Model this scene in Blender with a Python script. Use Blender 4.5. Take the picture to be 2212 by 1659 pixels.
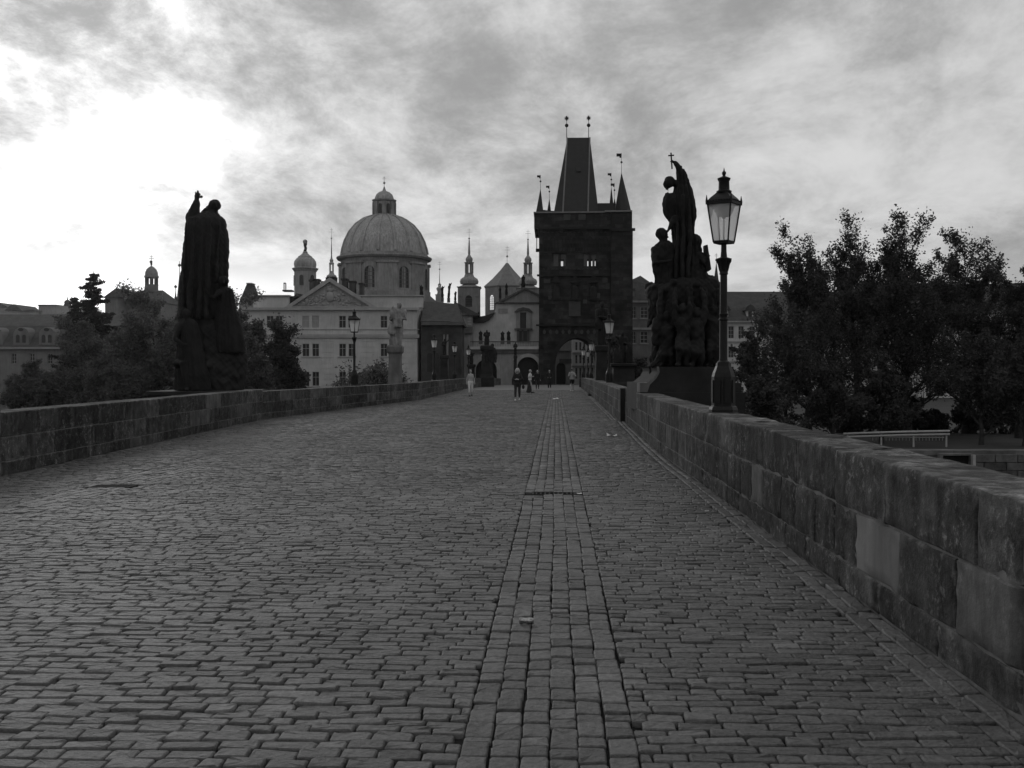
import bpy, bmesh, math, random
import numpy as np
from mathutils import Vector, Matrix
from mathutils.geometry import tessellate_polygon

for o in list(bpy.data.objects):
    bpy.data.objects.remove(o)
S = bpy.context.scene
COL = S.collection
R = math.radians
rnd = random.Random(7)

# ------------------------------------------------------------------ camera
EYE = 1.65
FOC, PX0, PY0, PITCH = 2170.0, 1106.0, 829.5, R(-0.858)     # 2212 x 1659 picture units
cd = bpy.data.cameras.new('camera')
cam = bpy.data.objects.new('camera', cd)
COL.objects.link(cam)
cam.location = (0, 0, EYE)
cam.rotation_euler = (R(90) + PITCH, 0, 0)
cd.sensor_width = 36.0
cd.lens = 36.0 * FOC / 2212.0
cd.clip_start = 0.05
cd.clip_end = 6000
S.camera = cam

# ------------------------------------------------------------------ sky, sun, exposure
SUN_AZ, SUN_EL = R(-24.0), R(15.3)                           # left of the view axis, behind cloud
SUN_DIR = Vector((math.sin(SUN_AZ) * math.cos(SUN_EL), math.cos(SUN_AZ) * math.cos(SUN_EL), math.sin(SUN_EL)))


SKY_A, SKY_B = (16.288, 12.349, 0), (5.804, 15.747, 0)


def make_world():
    w = bpy.data.worlds.new('World')
    S.world = w
    w.use_nodes = True
    nt = w.node_tree
    nt.nodes.clear()
    N = nt.nodes.new
    L = nt.links.new

    def math_(op, a, b=None, c=None, clamp=False):
        n = N('ShaderNodeMath'); n.operation = op; n.use_clamp = clamp
        for i, v in enumerate((a, b, c)):
            if v is None:
                continue
            if isinstance(v, (int, float)):
                n.inputs[i].default_value = v
            else:
                L(v, n.inputs[i])
        return n.outputs[0]

    def mrange(v, a, b, c, d, smooth=True):
        n = N('ShaderNodeMapRange')
        n.interpolation_type = 'SMOOTHSTEP' if smooth else 'LINEAR'
        L(v, n.inputs[0])
        for i, q in enumerate((a, b, c, d)):
            if isinstance(q, (int, float)):
                n.inputs[i + 1].default_value = q
            else:
                L(q, n.inputs[i + 1])
        return n.outputs[0]
    tc = N('ShaderNodeTexCoord')
    sep = N('ShaderNodeSeparateXYZ')
    L(tc.outputs['Generated'], sep.inputs[0])
    z = math_('ADD', math_('MAXIMUM', sep.outputs[2], 0.0), 0.30)
    cx = math_('DIVIDE', sep.outputs[0], z)
    cy = math_('DIVIDE', sep.outputs[1], z)
    comb = N('ShaderNodeCombineXYZ')
    L(cx, comb.inputs[0]); L(cy, comb.inputs[1])

    def noise(scale, detail, rough, dist, off):
        mp = N('ShaderNodeMapping')
        mp.inputs['Location'].default_value = off
        mp.inputs['Rotation'].default_value = (0, 0, R(25))
        mp.inputs['Scale'].default_value = (1.0, 0.8, 1)
        L(comb.outputs[0], mp.inputs[0])
        n = N('ShaderNodeTexNoise')
        n.inputs['Scale'].default_value = scale
        n.inputs['Detail'].default_value = detail
        n.inputs['Roughness'].default_value = rough
        n.inputs['Distortion'].default_value = dist
        L(mp.outputs[0], n.inputs['Vector'])
        return n.outputs[0]
    big = noise(1.3, 3, 0.5, 0.6, SKY_A)
    fine = noise(3.2, 14, 0.70, 0.22, SKY_B)
    cloud = math_('ADD', math_('MULTIPLY', big, 0.45), math_('MULTIPLY', fine, 0.55))
    thin = mrange(cloud, 0.365, 0.625, 0.0, 1.0)               # 0 thick grey cloud, 1 thin bright cloud
    sky = N('ShaderNodeTexSky')
    sky.sky_type = 'NISHITA'
    sky.sun_disc = False
    sky.sun_elevation = SUN_EL
    sky.sun_rotation = SUN_AZ
    sky.air_density = 1.0
    sky.dust_density = 3.0
    bw = N('ShaderNodeRGBToBW')
    L(sky.outputs[0], bw.inputs[0])
    dotn = N('ShaderNodeVectorMath'); dotn.operation = 'DOT_PRODUCT'
    L(tc.outputs['Generated'], dotn.inputs[0]); dotn.inputs[1].default_value = SUN_DIR
    d = math_('MAXIMUM', dotn.outputs['Value'], 0.0)
    glow = math_('POWER', d, 85.0)
    wide = math_('POWER', d, 9.0)
    base = mrange(thin, 0, 1, 3.2, 6.3, False)
    lit = math_('MULTIPLY', glow, mrange(thin, 0, 1, 0.8, 12.0, False))
    lit2 = math_('MULTIPLY', wide, mrange(thin, 0, 1, 0.3, 2.0, False))
    # clear strip low over the roofs, brightest on the sun's side
    edge = math_('ADD', sep.outputs[2], math_('MULTIPLY', math_('SUBTRACT', fine, 0.5), 0.12))
    strip = math_('MULTIPLY', mrange(edge, 0.065, 0.105, 1.0, 0.0), mrange(d, 0.86, 0.97, 0.9, 4.5))
    tot = math_('ADD', math_('ADD', base, lit), math_('ADD', lit2, strip))
    # the clear-sky light behind the cloud layer
    tot = math_('ADD', tot, math_('MULTIPLY', math_('MINIMUM', bw.outputs[0], 12.0), math_('MULTIPLY', thin, 0.08)))
    bg = N('ShaderNodeBackground')
    bg.inputs['Strength'].default_value = 0.10
    L(tot, bg.inputs['Color'])
    out = N('ShaderNodeOutputWorld')
    L(bg.outputs[0], out.inputs[0])


make_world()
sl = bpy.data.lights.new('sun', 'SUN')
sl.energy = 0.5
sl.angle = R(20)
sl.color = (1, 1, 1)
sun = bpy.data.objects.new('sun', sl)
COL.objects.link(sun)
sun.rotation_euler = (-SUN_DIR).to_track_quat('-Z', 'Y').to_euler()
sun.location = SUN_DIR * 500
vs = S.view_settings
S.display_settings.display_device = 'sRGB'
vs.view_transform = 'Standard'
vs.look = 'None'
vs.exposure = 0.0
vs.gamma = 1.0
vs.use_curve_mapping = False
S.cycles.max_bounces = 6
S.cycles.diffuse_bounces = 3
S.cycles.glossy_bounces = 2
S.cycles.transmission_bounces = 4
S.cycles.transparent_max_bounces = 12
S.cycles.volume_bounces = 1
S.cycles.caustics_reflective = False
S.cycles.caustics_refractive = False


# ------------------------------------------------------------------ materials (a black and white world)
MATS = {}


def mat(name, g=0.2, rough=0.85, var=0.25, scale=2.0, detail=5, bump=0.0, bscale=20.0, spec=0.25, rand=0.0,
        attr=False, streak=0.0, lichen=0.0, stretch=None, metal=0.0, brick=None, soil=0.0, lscale=11.0, edge=0.0):
    if name in MATS:
        return MATS[name]
    m = bpy.data.materials.new(name)
    m.use_nodes = True
    nt = m.node_tree
    N = nt.nodes.new
    L = nt.links.new
    p = nt.nodes['Principled BSDF']
    p.inputs['Roughness'].default_value = rough
    p.inputs['Specular IOR Level'].default_value = spec
    p.inputs['Metallic'].default_value = metal
    geo = N('ShaderNodeNewGeometry')

    def mul(a, b, op='MULTIPLY', clamp=False):
        n = N('ShaderNodeMath'); n.operation = op; n.use_clamp = clamp
        for i, v in enumerate((a, b)):
            if isinstance(v, (int, float)):
                n.inputs[i].default_value = v
            else:
                L(v, n.inputs[i])
        return n.outputs[0]

    def noise(sc, det, st=None, rough_=0.6):
        v = geo.outputs['Position']
        if st:
            mp = N('ShaderNodeMapping'); mp.inputs['Scale'].default_value = st
            L(v, mp.inputs[0]); v = mp.outputs[0]
        n = N('ShaderNodeTexNoise')
        n.inputs['Scale'].default_value = sc
        n.inputs['Detail'].default_value = det
        n.inputs['Roughness'].default_value = rough_
        L(v, n.inputs['Vector'])
        return n.outputs[0]

    def mr(v, a, b, c, d):
        n = N('ShaderNodeMapRange')
        L(v, n.inputs[0])
        for i, q in enumerate((a, b, c, d)):
            n.inputs[i + 1].default_value = q
        return n.outputs[0]
    val = mul(mr(noise(scale, detail, stretch), 0.3, 0.7, 1 - var, 1 + var), g)
    if brick:                                                   # courses of stone too far away to be built
        bt = N('ShaderNodeTexBrick')
        sx, sz, lo, hi = brick
        mp = N('ShaderNodeMapping')
        mp.inputs['Rotation'].default_value = (R(90), 0, 0)
        L(geo.outputs['Position'], mp.inputs[0])
        L(mp.outputs[0], bt.inputs['Vector'])
        bt.inputs['Color1'].default_value = (lo, lo, lo, 1)
        bt.inputs['Color2'].default_value = (hi, hi, hi, 1)
        bt.inputs['Mortar'].default_value = ((lo + hi) * .4,) * 3 + (1,)
        bt.inputs['Scale'].default_value = 1.0
        bt.inputs['Brick Width'].default_value = sx
        bt.inputs['Row Height'].default_value = sz
        bt.inputs['Mortar Size'].default_value = 0.02
        b2 = N('ShaderNodeRGBToBW'); L(bt.outputs[0], b2.inputs[0])
        val = mul(val, b2.outputs[0])
    if streak:
        val = mul(val, mr(noise(1.0, 5, (5.0, 5.0, 0.5)), 0.35, 0.65, 1 - streak, 1 + streak))
    if soil:
        val = mul(val, mr(noise(0.55, 4), 0.35, 0.65, 1 - soil, 1 + soil))
    if lichen:
        l = mr(noise(lscale, 8, None, 0.75), 0.53, 0.66, 0.0, lichen)
        l = mul(l, mr(noise(1.7, 4), 0.42, 0.60, 0.0, 1.0))
        val = mul(val, l, 'ADD')
    if edge:
        tcd = N('ShaderNodeTexCoord')
        sp = N('ShaderNodeSeparateXYZ'); L(tcd.outputs['Generated'], sp.inputs[0])
        ex = mul(mul(sp.outputs[0], 0.5, 'SUBTRACT'), 1.0, 'MULTIPLY')
        ab = N('ShaderNodeMath'); ab.operation = 'ABSOLUTE'; L(ex, ab.inputs[0])
        ez = mul(sp.outputs[2], 0.5, 'SUBTRACT')
        az_ = N('ShaderNodeMath'); az_.operation = 'ABSOLUTE'; L(ez, az_.inputs[0])
        near = mul(mr(ab.outputs[0], 0.455, 0.5, 0.0, 1.0), mr(az_.outputs[0], 0.40, 0.5, 0.0, 1.0), 'MAXIMUM')
        e_ = mul(mul(near, mr(noise(7.0, 8, None, 0.7), 0.46, 0.62, 0.0, edge)), mr(noise(1.1, 3), 0.42, 0.6, 0.15, 1.0))
        val = mul(val, e_, 'ADD')
    if rand:
        oi = N('ShaderNodeObjectInfo')
        val = mul(val, mr(oi.outputs['Random'], 0, 1, 1 - rand, 1 + rand))
    if attr:
        at = N('ShaderNodeAttribute'); at.attribute_name = 'shade'
        val = mul(val, at.outputs['Fac'])
    L(val, p.inputs['Base Color'])
    if bump:
        b = N('ShaderNodeBump')
        b.inputs['Strength'].default_value = bump
        b.inputs['Distance'].default_value = 0.02
        h = noise(bscale, 8, None, 0.65)
        L(h, b.inputs['Height'])
        L(b.outputs[0], p.inputs['Normal'])
    MATS[name] = m
    return m


def leaf_mat(name, g, trans=0.35):
    if name in MATS:
        return MATS[name]
    m = bpy.data.materials.new(name)
    m.use_nodes = True
    nt = m.node_tree
    nt.nodes.clear()
    N = nt.nodes.new
    L = nt.links.new
    at = N('ShaderNodeAttribute'); at.attribute_name = 'shade'
    mu = N('ShaderNodeMath'); mu.operation = 'MULTIPLY'; mu.inputs[1].default_value = g
    L(at.outputs['Fac'], mu.inputs[0])
    d = N('ShaderNodeBsdfDiffuse'); L(mu.outputs[0], d.inputs[0])
    t = N('ShaderNodeBsdfTranslucent'); L(mu.outputs[0], t.inputs[0])
    x = N('ShaderNodeMixShader'); x.inputs[0].default_value = trans
    L(d.outputs[0], x.inputs[1]); L(t.outputs[0], x.inputs[2])
    o = N('ShaderNodeOutputMaterial'); L(x.outputs[0], o.inputs[0])
    MATS[name] = m
    return m


def glass_mat(name, clear=0.45, g=0.75):
    m = bpy.data.materials.new(name)
    m.use_nodes = True
    nt = m.node_tree
    nt.nodes.clear()
    N = nt.nodes.new
    L = nt.links.new
    tr = N('ShaderNodeBsdfTransparent'); tr.inputs[0].default_value = (.9, .9, .9, 1)
    tl = N('ShaderNodeBsdfTranslucent'); tl.inputs[0].default_value = (g, g, g, 1)
    gl = N('ShaderNodeBsdfGlossy'); gl.inputs['Roughness'].default_value = 0.08
    gl.inputs[0].default_value = (.9, .9, .9, 1)
    a = N('ShaderNodeMixShader'); a.inputs[0].default_value = clear
    L(tl.outputs[0], a.inputs[1]); L(tr.outputs[0], a.inputs[2])
    b = N('ShaderNodeMixShader')
    lw = N('ShaderNodeLayerWeight'); lw.inputs[0].default_value = 0.25
    L(lw.outputs['Fresnel'], b.inputs[0])
    L(a.outputs[0], b.inputs[1]); L(gl.outputs[0], b.inputs[2])
    o = N('ShaderNodeOutputMaterial'); L(b.outputs[0], o.inputs[0])
    MATS[name] = m
    return m


M_COBBLE = mat('cobble_granite', 0.094, 0.62, 0.36, 26, 8, 1.0, 32, 0.36, attr=True, soil=0.24)
M_DIRT = mat('joint_dirt', 0.010, 0.95, 0.4, 9, 5, 0.3, 60)
M_ROADFAR = mat('far_paving', 0.066, 0.62, 0.22, 5, 9, 0.0, 40, 0.4, soil=0.12)
M_BLOCK = mat('parapet_sandstone', 0.046, 0.92, 0.65, 5.5, 10, 0.9, 26, 0.12, rand=0.3, streak=0.35, lichen=0.17, soil=0.45, lscale=13.0, edge=0.16)
M_BLOCKNEW = mat('new_sandstone', 0.15, 0.9, 0.18, 3.0, 6, 0.2, 50, 0.15, rand=0.12, streak=0.16)
M_MORTAR = mat('lime_mortar', 0.12, 0.95, 0.45, 6, 6, 0.3, 40)
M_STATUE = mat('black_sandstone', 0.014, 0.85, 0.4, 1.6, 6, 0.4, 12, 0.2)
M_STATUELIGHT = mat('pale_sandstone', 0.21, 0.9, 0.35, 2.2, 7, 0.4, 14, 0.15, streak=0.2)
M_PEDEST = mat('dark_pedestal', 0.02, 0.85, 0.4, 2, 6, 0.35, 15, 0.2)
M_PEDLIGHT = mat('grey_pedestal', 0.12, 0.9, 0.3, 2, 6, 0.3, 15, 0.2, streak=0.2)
M_IRON = mat('lamp_iron', 0.010, 0.5, 0.25, 14, 4, 0.15, 40, 0.2)
M_GRATE = mat('grate_iron', 0.045, 0.95, 0.3, 20, 4, 0.2, 60, 0.05)
M_LGLASS = glass_mat('lamp_glass', 0.5, 0.95)
M_MANTLE = mat('lamp_enamel', 0.75, 0.4, 0.05, 10, 2)
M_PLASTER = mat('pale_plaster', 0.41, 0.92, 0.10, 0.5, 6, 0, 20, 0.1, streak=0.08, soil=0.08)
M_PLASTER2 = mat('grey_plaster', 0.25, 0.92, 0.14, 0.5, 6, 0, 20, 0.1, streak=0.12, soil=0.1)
M_TRIM = mat('stone_trim', 0.29, 0.9, 0.18, 1.0, 6, 0, 20, 0.1)
M_TRIMDARK = mat('sooty_trim', 0.09, 0.9, 0.3, 1.0, 6, 0, 20, 0.1)
M_PANE = mat('window_glass', 0.018, 0.3, 0.3, 1.2, 2, 0, 20, 0.25)
M_PLASTER3 = mat('dark_plaster', 0.145, 0.92, 0.14, 0.5, 6, 0, 20, 0.1, streak=0.12, soil=0.1)  # darker tone of the grey plaster
M_PANEPALE = mat('curtained_glass', 0.24, 0.3, 0.12, 1.2, 2, 0, 20, 0.5)
M_FRAME = mat('window_frame', 0.32, 0.7, 0.1, 3)
M_COPPER = mat('dome_copper', 0.26, 0.7, 0.22, 0.35, 6, 0, 20, 0.3, streak=0.28)
M_DRUM = mat('drum_stone', 0.215, 0.9, 0.25, 0.6, 6, 0, 20, 0.15, streak=0.2)
M_ROOF = mat('dark_roof_tile', 0.055, 0.85, 0.28, 1.3, 6, 0, 20, 0.2, streak=0.15)
M_SHUTTER = mat('grey_shutter', 0.13, 0.8, 0.1, 3)
M_BLOCKMID = mat('washed_sandstone', 0.085, 0.92, 0.4, 4, 8, 0.5, 26, 0.12, rand=0.15, streak=0.3, lichen=0.1, soil=0.2)
M_SLATE = mat('slate_roof', 0.018, 0.7, 0.25, 1.5, 6, 0, 20, 0.3)
M_ZINC = mat('zinc_trim', 0.16, 0.6, 0.2, 2)
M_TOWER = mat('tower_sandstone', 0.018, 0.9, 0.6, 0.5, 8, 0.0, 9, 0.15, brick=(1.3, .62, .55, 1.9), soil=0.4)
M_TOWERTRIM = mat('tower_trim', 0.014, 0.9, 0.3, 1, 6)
M_TOWERPALE = mat('tower_pale_stone', 0.05, 0.9, 0.25, 1, 6)
M_DARKHALL = mat('sooty_church', 0.045, 0.9, 0.35, 0.6, 6, soil=0.3)
M_GILT = mat('gilded_metal', 0.30, 0.35, 0.1, 4, 2, metal=0.7)
M_BARK = mat('bark', 0.035, 0.95, 0.4, 6, 6)
M_LEAF = leaf_mat('poplar_leaf', 0.062)
M_LEAFL = leaf_mat('park_leaf', 0.105)
M_NEEDLE = leaf_mat('conifer_needle', 0.04, 0.2)
M_WATER = mat('river_water', 0.02, 0.12, 0.2, 0.3, 4, 0.25, 2.5, 0.5)
M_GROUND = mat('quay_ground', 0.032, 0.95, 0.35, 0.6, 8, 0.3, 8)
M_QUAY = mat('quay_stone', 0.10, 0.95, 0.45, 1.3, 8, 0.5, 8, brick=(1.4, .5, .8, 1.35))
M_QUAYBLOCK = mat('quay_block', 0.085, 0.95, 0.5, 2.5, 8, 0.6, 14, rand=0.35, lichen=0.08)
M_HILL = mat('hill', 0.05, 0.95, 0.3, .02, 6)
M_SKIN = mat('skin', 0.30, 0.6, 0.08, 8)
M_CBLACK = mat('black_cloth', 0.018, 0.9, 0.25, 12)
M_CDARK = mat('dark_cloth', 0.032, 0.9, 0.3, 10)
M_CWHITE = mat('white_cloth', 0.55, 0.9, 0.08, 9)
M_CLIGHT = mat('light_cloth', 0.32, 0.9, 0.15, 9)
M_CSTRIPE = mat('grey_striped_cloth', 0.22, 0.9, 0.4, 6, 1, stretch=(1, 1, 9))
M_HAIRLIGHT = mat('fair_hair', 0.30, 0.5, 0.3, 30)
M_HAIRDARK = mat('dark_hair', 0.03, 0.5, 0.3, 30)
M_PAPER = mat('litter_paper', 0.6, 0.8, 0.1, 20)
M_FOIL = mat('litter_can', 0.35, 0.22, 0.5, 60, metal=0.9)
M_RAIL = mat('painted_rail', 0.32, 0.5, 0.15, 4)


# ------------------------------------------------------------------ placing
CROPS = dict(D=(0, 0, .8534), c1=(0, 440, 2.0743), c2=(560, 420, 2.7643), c3=(1060, 540, 3.318), c4=(1300, 260, 3.072),
             c5=(1500, 360, 2.3696), c6=(1800, 540, 2.37), b5=(1060, 700, 5.185), b6=(1360, 700, 5.185), b7=(0, 620, 3.16),
             d3=(440, 460, 3.018), d4=(1580, 360, 2.3692))


class Fr:
    """survey frame: turns sightings taken from the bridge into metres at a known distance Y"""

    def __init__(s, Y, crop='D'):
        s.Y = Y
        s.ox, s.oy, s.k = CROPS[crop]
        s.m = .8534 / s.k * Y / FOC if crop != 'D' else Y / FOC      # metres per sighting unit

    def X(s, x):
        p = x if s.k == .8534 else (s.ox + x / s.k) * .8534
        return (p - PX0) / FOC * s.Y

    def Z(s, y):
        p = y if s.k == .8534 else (s.oy + y / s.k) * .8534
        return EYE + s.Y * math.tan(math.atan((PY0 - p) / FOC) + PITCH)

    def P(s, x, y):
        return (s.X(x), s.Z(y))


def rz(y):
    """height of the carriageway: level near the camera, falling towards the tower"""
    return -6e-5 * max(0.0, y - 40.0) ** 2


ORG = {}


def tag(o, label=None, cat=None, group=None, kind=None):
    if label: o['label'] = label
    if cat: o['category'] = cat
    if group: o['group'] = group
    if kind: o['kind'] = kind
    return o


def thing(name, label, cat, loc=(0, 0, 0), group=None, rot=0.0):
    o = bpy.data.objects.new(name, None)
    o.empty_display_size = 0.3
    COL.objects.link(o)
    o.location = loc
    o.rotation_euler = (0, 0, rot)
    ORG[o.name] = Vector(loc)
    return tag(o, label, cat, group)


def link_mesh(name, me, parent=None, material=None):
    o = bpy.data.objects.new(name, me)
    COL.objects.link(o)
    if material is not None:
        me.materials.clear()
        me.materials.append(material)
    if parent is not None:
        o.parent = parent
        ORG[o.name] = ORG[parent.name]
    else:
        ORG[o.name] = Vector((0, 0, 0))
    return o


class MB:
    def __init__(s):
        s.v = []
        s.f = []

    def add(s, vs, fs):
        n = len(s.v)
        s.v.extend([tuple(q) for q in vs])
        s.f.extend([tuple(i + n for i in q) for q in fs])
        return s

    def box(s, x0, x1, y0, y1, z0, z1):
        v = [(x, y, z) for z in (z0, z1) for y in (y0, y1) for x in (x0, x1)]
        return s.add(v, [(0, 2, 3, 1), (4, 5, 7, 6), (0, 1, 5, 4), (2, 6, 7, 3), (0, 4, 6, 2), (1, 3, 7, 5)])

    def frustum(s, b, t):
        """b, t = (x0,x1,y0,y1,z): bottom and top rectangles"""
        v = []
        for q in (b, t):
            v += [(q[0], q[2], q[4]), (q[1], q[2], q[4]), (q[1], q[3], q[4]), (q[0], q[3], q[4])]
        return s.add(v, [(3, 2, 1, 0), (4, 5, 6, 7), (0, 1, 5, 4), (1, 2, 6, 5), (2, 3, 7, 6), (3, 0, 4, 7)])

    def prism(s, outer, y0, y1, holes=()):
        """polygon in x,z extruded along y, with holes"""
        loops = [list(outer)] + [list(h) for h in holes]
        tri = tessellate_polygon([[Vector((p[0], p[1], 0)) for p in l] for l in loops])
        flat = [p for l in loops for p in l]
        n = len(flat)
        v = [(p[0], y0, p[1]) for p in flat] + [(p[0], y1, p[1]) for p in flat]
        f = []
        for a, b, c in tri:
            pa, pb, pc = flat[a], flat[b], flat[c]
            cr = (pb[0] - pa[0]) * (pc[1] - pa[1]) - (pb[1] - pa[1]) * (pc[0] - pa[0])
            if cr < 0:
                a, b, c = a, c, b
            f.append((a, b, c)); f.append((c + n, b + n, a + n))
        k = 0
        for li, l in enumerate(loops):
            ar = sum(l[i][0] * l[(i + 1) % len(l)][1] - l[(i + 1) % len(l)][0] * l[i][1] for i in range(len(l)))
            flip = (ar > 0) != (li == 0)
            for i in range(len(l)):
                a, b = k + i, k + (i + 1) % len(l)
                f.append((a, a + n, b + n, b) if not flip else (b, b + n, a + n, a))
            k += len(l)
        return s.add(v, f)

    def wall(s, x0, x1, z0, z1, y0, y1, rects):
        """wall slab with rectangular openings, cut on a grid"""
        xs = sorted({round(v, 5) for r in rects for v in r[:2] if x0 < v < x1} | {x0, x1})
        zs = sorted({round(v, 5) for r in rects for v in r[2:] if z0 < v < z1} | {z0, z1})
        op = lambda x, z: any(r[0] < x < r[1] and r[2] < z < r[3] for r in rects)
        nx, nz = len(xs) - 1, len(zs) - 1
        solid = [[not op((xs[i] + xs[i + 1]) / 2, (zs[j] + zs[j + 1]) / 2) for j in range(nz)] for i in range(nx)]
        g = lambda i, j: 0 <= i < nx and 0 <= j < nz and solid[i][j]
        for i in range(nx):
            for j in range(nz):
                if not solid[i][j]:
                    continue
                a, b, c, d = xs[i], xs[i + 1], zs[j], zs[j + 1]
                s.add([(a, y0, c), (b, y0, c), (b, y0, d), (a, y0, d)], [(0, 1, 2, 3)])
                s.add([(a, y1, c), (b, y1, c), (b, y1, d), (a, y1, d)], [(3, 2, 1, 0)])
                if not g(i - 1, j): s.add([(a, y0, c), (a, y0, d), (a, y1, d), (a, y1, c)], [(0, 1, 2, 3)])
                if not g(i + 1, j): s.add([(b, y0, c), (b, y1, c), (b, y1, d), (b, y0, d)], [(0, 1, 2, 3)])
                if not g(i, j - 1): s.add([(a, y0, c), (a, y1, c), (b, y1, c), (b, y0, c)], [(0, 1, 2, 3)])
                if not g(i, j + 1): s.add([(a, y0, d), (b, y0, d), (b, y1, d), (a, y1, d)], [(0, 1, 2, 3)])
        return s

    def lathe(s, prof, cx, cy, n=16, ph=0.0, sx=1.0, sy=1.0):
        """prof = [(r,z)...] bottom to top"""
        v = []
        f = []
        for r, z in prof:
            for i in range(n):
                a = ph + 2 * math.pi * i / n
                v.append((cx + r * sx * math.cos(a), cy + r * sy * math.sin(a), z))
        for j in range(len(prof) - 1):
            for i in range(n):
                k = (i + 1) % n
                f.append((j * n + i, j * n + k, (j + 1) * n + k, (j + 1) * n + i))
        f.append(tuple(range(n - 1, -1, -1)))
        m = (len(prof) - 1) * n
        f.append(tuple(m + i for i in range(n)))
        return s.add(v, f)

    def tube(s, pts, rad, n=6):
        pts = [Vector(p) for p in pts]
        if isinstance(rad, (int, float)):
            rad = [rad] * len(pts)
        v = []
        f = []
        up = Vector((0, 0, 1))
        for i, p in enumerate(pts):
            t = (pts[min(i + 1, len(pts) - 1)] - pts[max(i - 1, 0)])
            t = t.normalized() if t.length > 1e-9 else up
            a = t.cross(Vector((1, 0, 0)) if abs(t.x) < 0.9 else Vector((0, 1, 0))).normalized()
            b = t.cross(a)
            for k in range(n):
                g = 2 * math.pi * k / n
                v.append(tuple(p + (a * math.cos(g) + b * math.sin(g)) * rad[i]))
        for j in range(len(pts) - 1):
            for k in range(n):
                q = (k + 1) % n
                f.append((j * n + k, j * n + q, (j + 1) * n + q, (j + 1) * n + k))
        f.append(tuple(range(n - 1, -1, -1)))
        m = (len(pts) - 1) * n
        f.append(tuple(m + i for i in range(n)))
        return s.add(v, f)

    def ball(s, c, r, n=10, m=6, sq=(1, 1, 1)):
        prof = []
        v = [(c[0], c[1], c[2] - r * sq[2])]
        f = []
        for j in range(1, m):
            a = math.pi * j / m
            for i in range(n):
                b = 2 * math.pi * i / n
                v.append((c[0] + r * sq[0] * math.sin(a) * math.cos(b), c[1] + r * sq[1] * math.sin(a) * math.sin(b), c[2] - r * sq[2] * math.cos(a)))
        v.append((c[0], c[1], c[2] + r * sq[2]))
        for i in range(n):
            k = (i + 1) % n
            f.append((0, 1 + k, 1 + i))
            for j in range(m - 2):
                f.append((1 + j * n + i, 1 + j * n + k, 1 + (j + 1) * n + k, 1 + (j + 1) * n + i))
            f.append((len(v) - 1, 1 + (m - 2) * n + i, 1 + (m - 2) * n + k))
        return s.add(v, f)

    def xform(s, M):
        s.v = [tuple(M @ Vector(q)) for q in s.v]
        return s

    def mesh(s, name, org=(0, 0, 0), smooth=None):
        me = bpy.data.meshes.new(name)
        o = org
        me.from_pydata([(q[0] - o[0], q[1] - o[1], q[2] - o[2]) for q in s.v], [], s.f)
        if smooth is not None:
            me.polygons.foreach_set('use_smooth', [True] * len(me.polygons))
            if smooth < 179:
                me.set_sharp_from_angle(angle=R(smooth))
        me.update()
        return me

    def build(s, name, material, parent=None, smooth=None, **kw):
        org = ORG[parent.name] if parent is not None else (0, 0, 0)
        o = link_mesh(name, s.mesh(name, org, smooth), parent, material)
        return tag(o, **kw) if kw else o


def arch(x0, x1, z0, z1, n=8, pointed=False):
    """outline of an opening with an arched head, counter-clockwise"""
    r = (x1 - x0) / 2
    c = (x0 + x1) / 2
    pts = [(x0, z0), (x1, z0)]
    if pointed:
        h = r * 1.35
        for i in range(n + 1):
            t = i / n
            pts.append((c + r * (1 - t ** 1.7), z1 - h + h * math.sin(t * math.pi / 2) ** 0.9))
        for i in range(n - 1, -1, -1):
            t = i / n
            pts.append((c - r * (1 - t ** 1.7), z1 - h + h * math.sin(t * math.pi / 2) ** 0.9))
    else:
        for i in range(n + 1):
            a = math.pi * i / n
            pts.append((c + r * math.cos(a), z1 - r + r * math.sin(a)))
    return pts


def rect(x0, x1, z0, z1):
    return [(x0, z0), (x1, z0), (x1, z1), (x0, z1)]


def window(parent, x0, x1, z0, z1, y, material=None, cols=2, rows=2, arched=False, fr=None, frame_mat=None):
    """a window set into its wall: frame with glazing bars, the pane behind it; y = wall face"""
    w = fr or (x1 - x0) * 0.06
    m = MB()
    out = arch(x0, x1, z0, z1) if arched else rect(x0, x1, z0, z1)
    inn = arch(x0 + w, x1 - w, z0 + w, z1 - w) if arched else rect(x0 + w, x1 - w, z0 + w, z1 - w)
    m.prism(out, y + .12, y + .22, [inn])
    for i in range(1, cols):
        c = x0 + (x1 - x0) * i / cols
        m.box(c - w * .45, c + w * .45, y + .13, y + .20, z0 + w, z1 - w - (0.02 if not arched else 0))
    for j in range(1, rows):
        c = z0 + (z1 - z0) * (j / rows if rows != 2 else .62)
        m.box(x0 + w, x1 - w, y + .135, y + .195, c - w * .45, c + w * .45)
    o = m.build('window', frame_mat or M_FRAME, parent)
    e = w * .4
    MB().prism(arch(x0 + e, x1 - e, z0 + e, z1 - e) if arched else rect(x0 + e, x1 - e, z0 + e, z1 - e), y + .165, y + .18).build('pane', material or M_PANE, o)
    return o

# ------------------------------------------------------------------ ground, river, banks
def slab(name, poly, ztop, zbot, material):
    """level piece of ground with a skirt"""
    m = MB()
    n = len(poly)
    m.add([(x, y, ztop) for x, y in poly] + [(x, y, zbot) for x, y in poly],
          [tuple(range(n))] + [(i, i + n, (i + 1) % n + n, (i + 1) % n) for i in range(n)])
    return tag(m.build(name, material), kind='structure')


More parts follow.
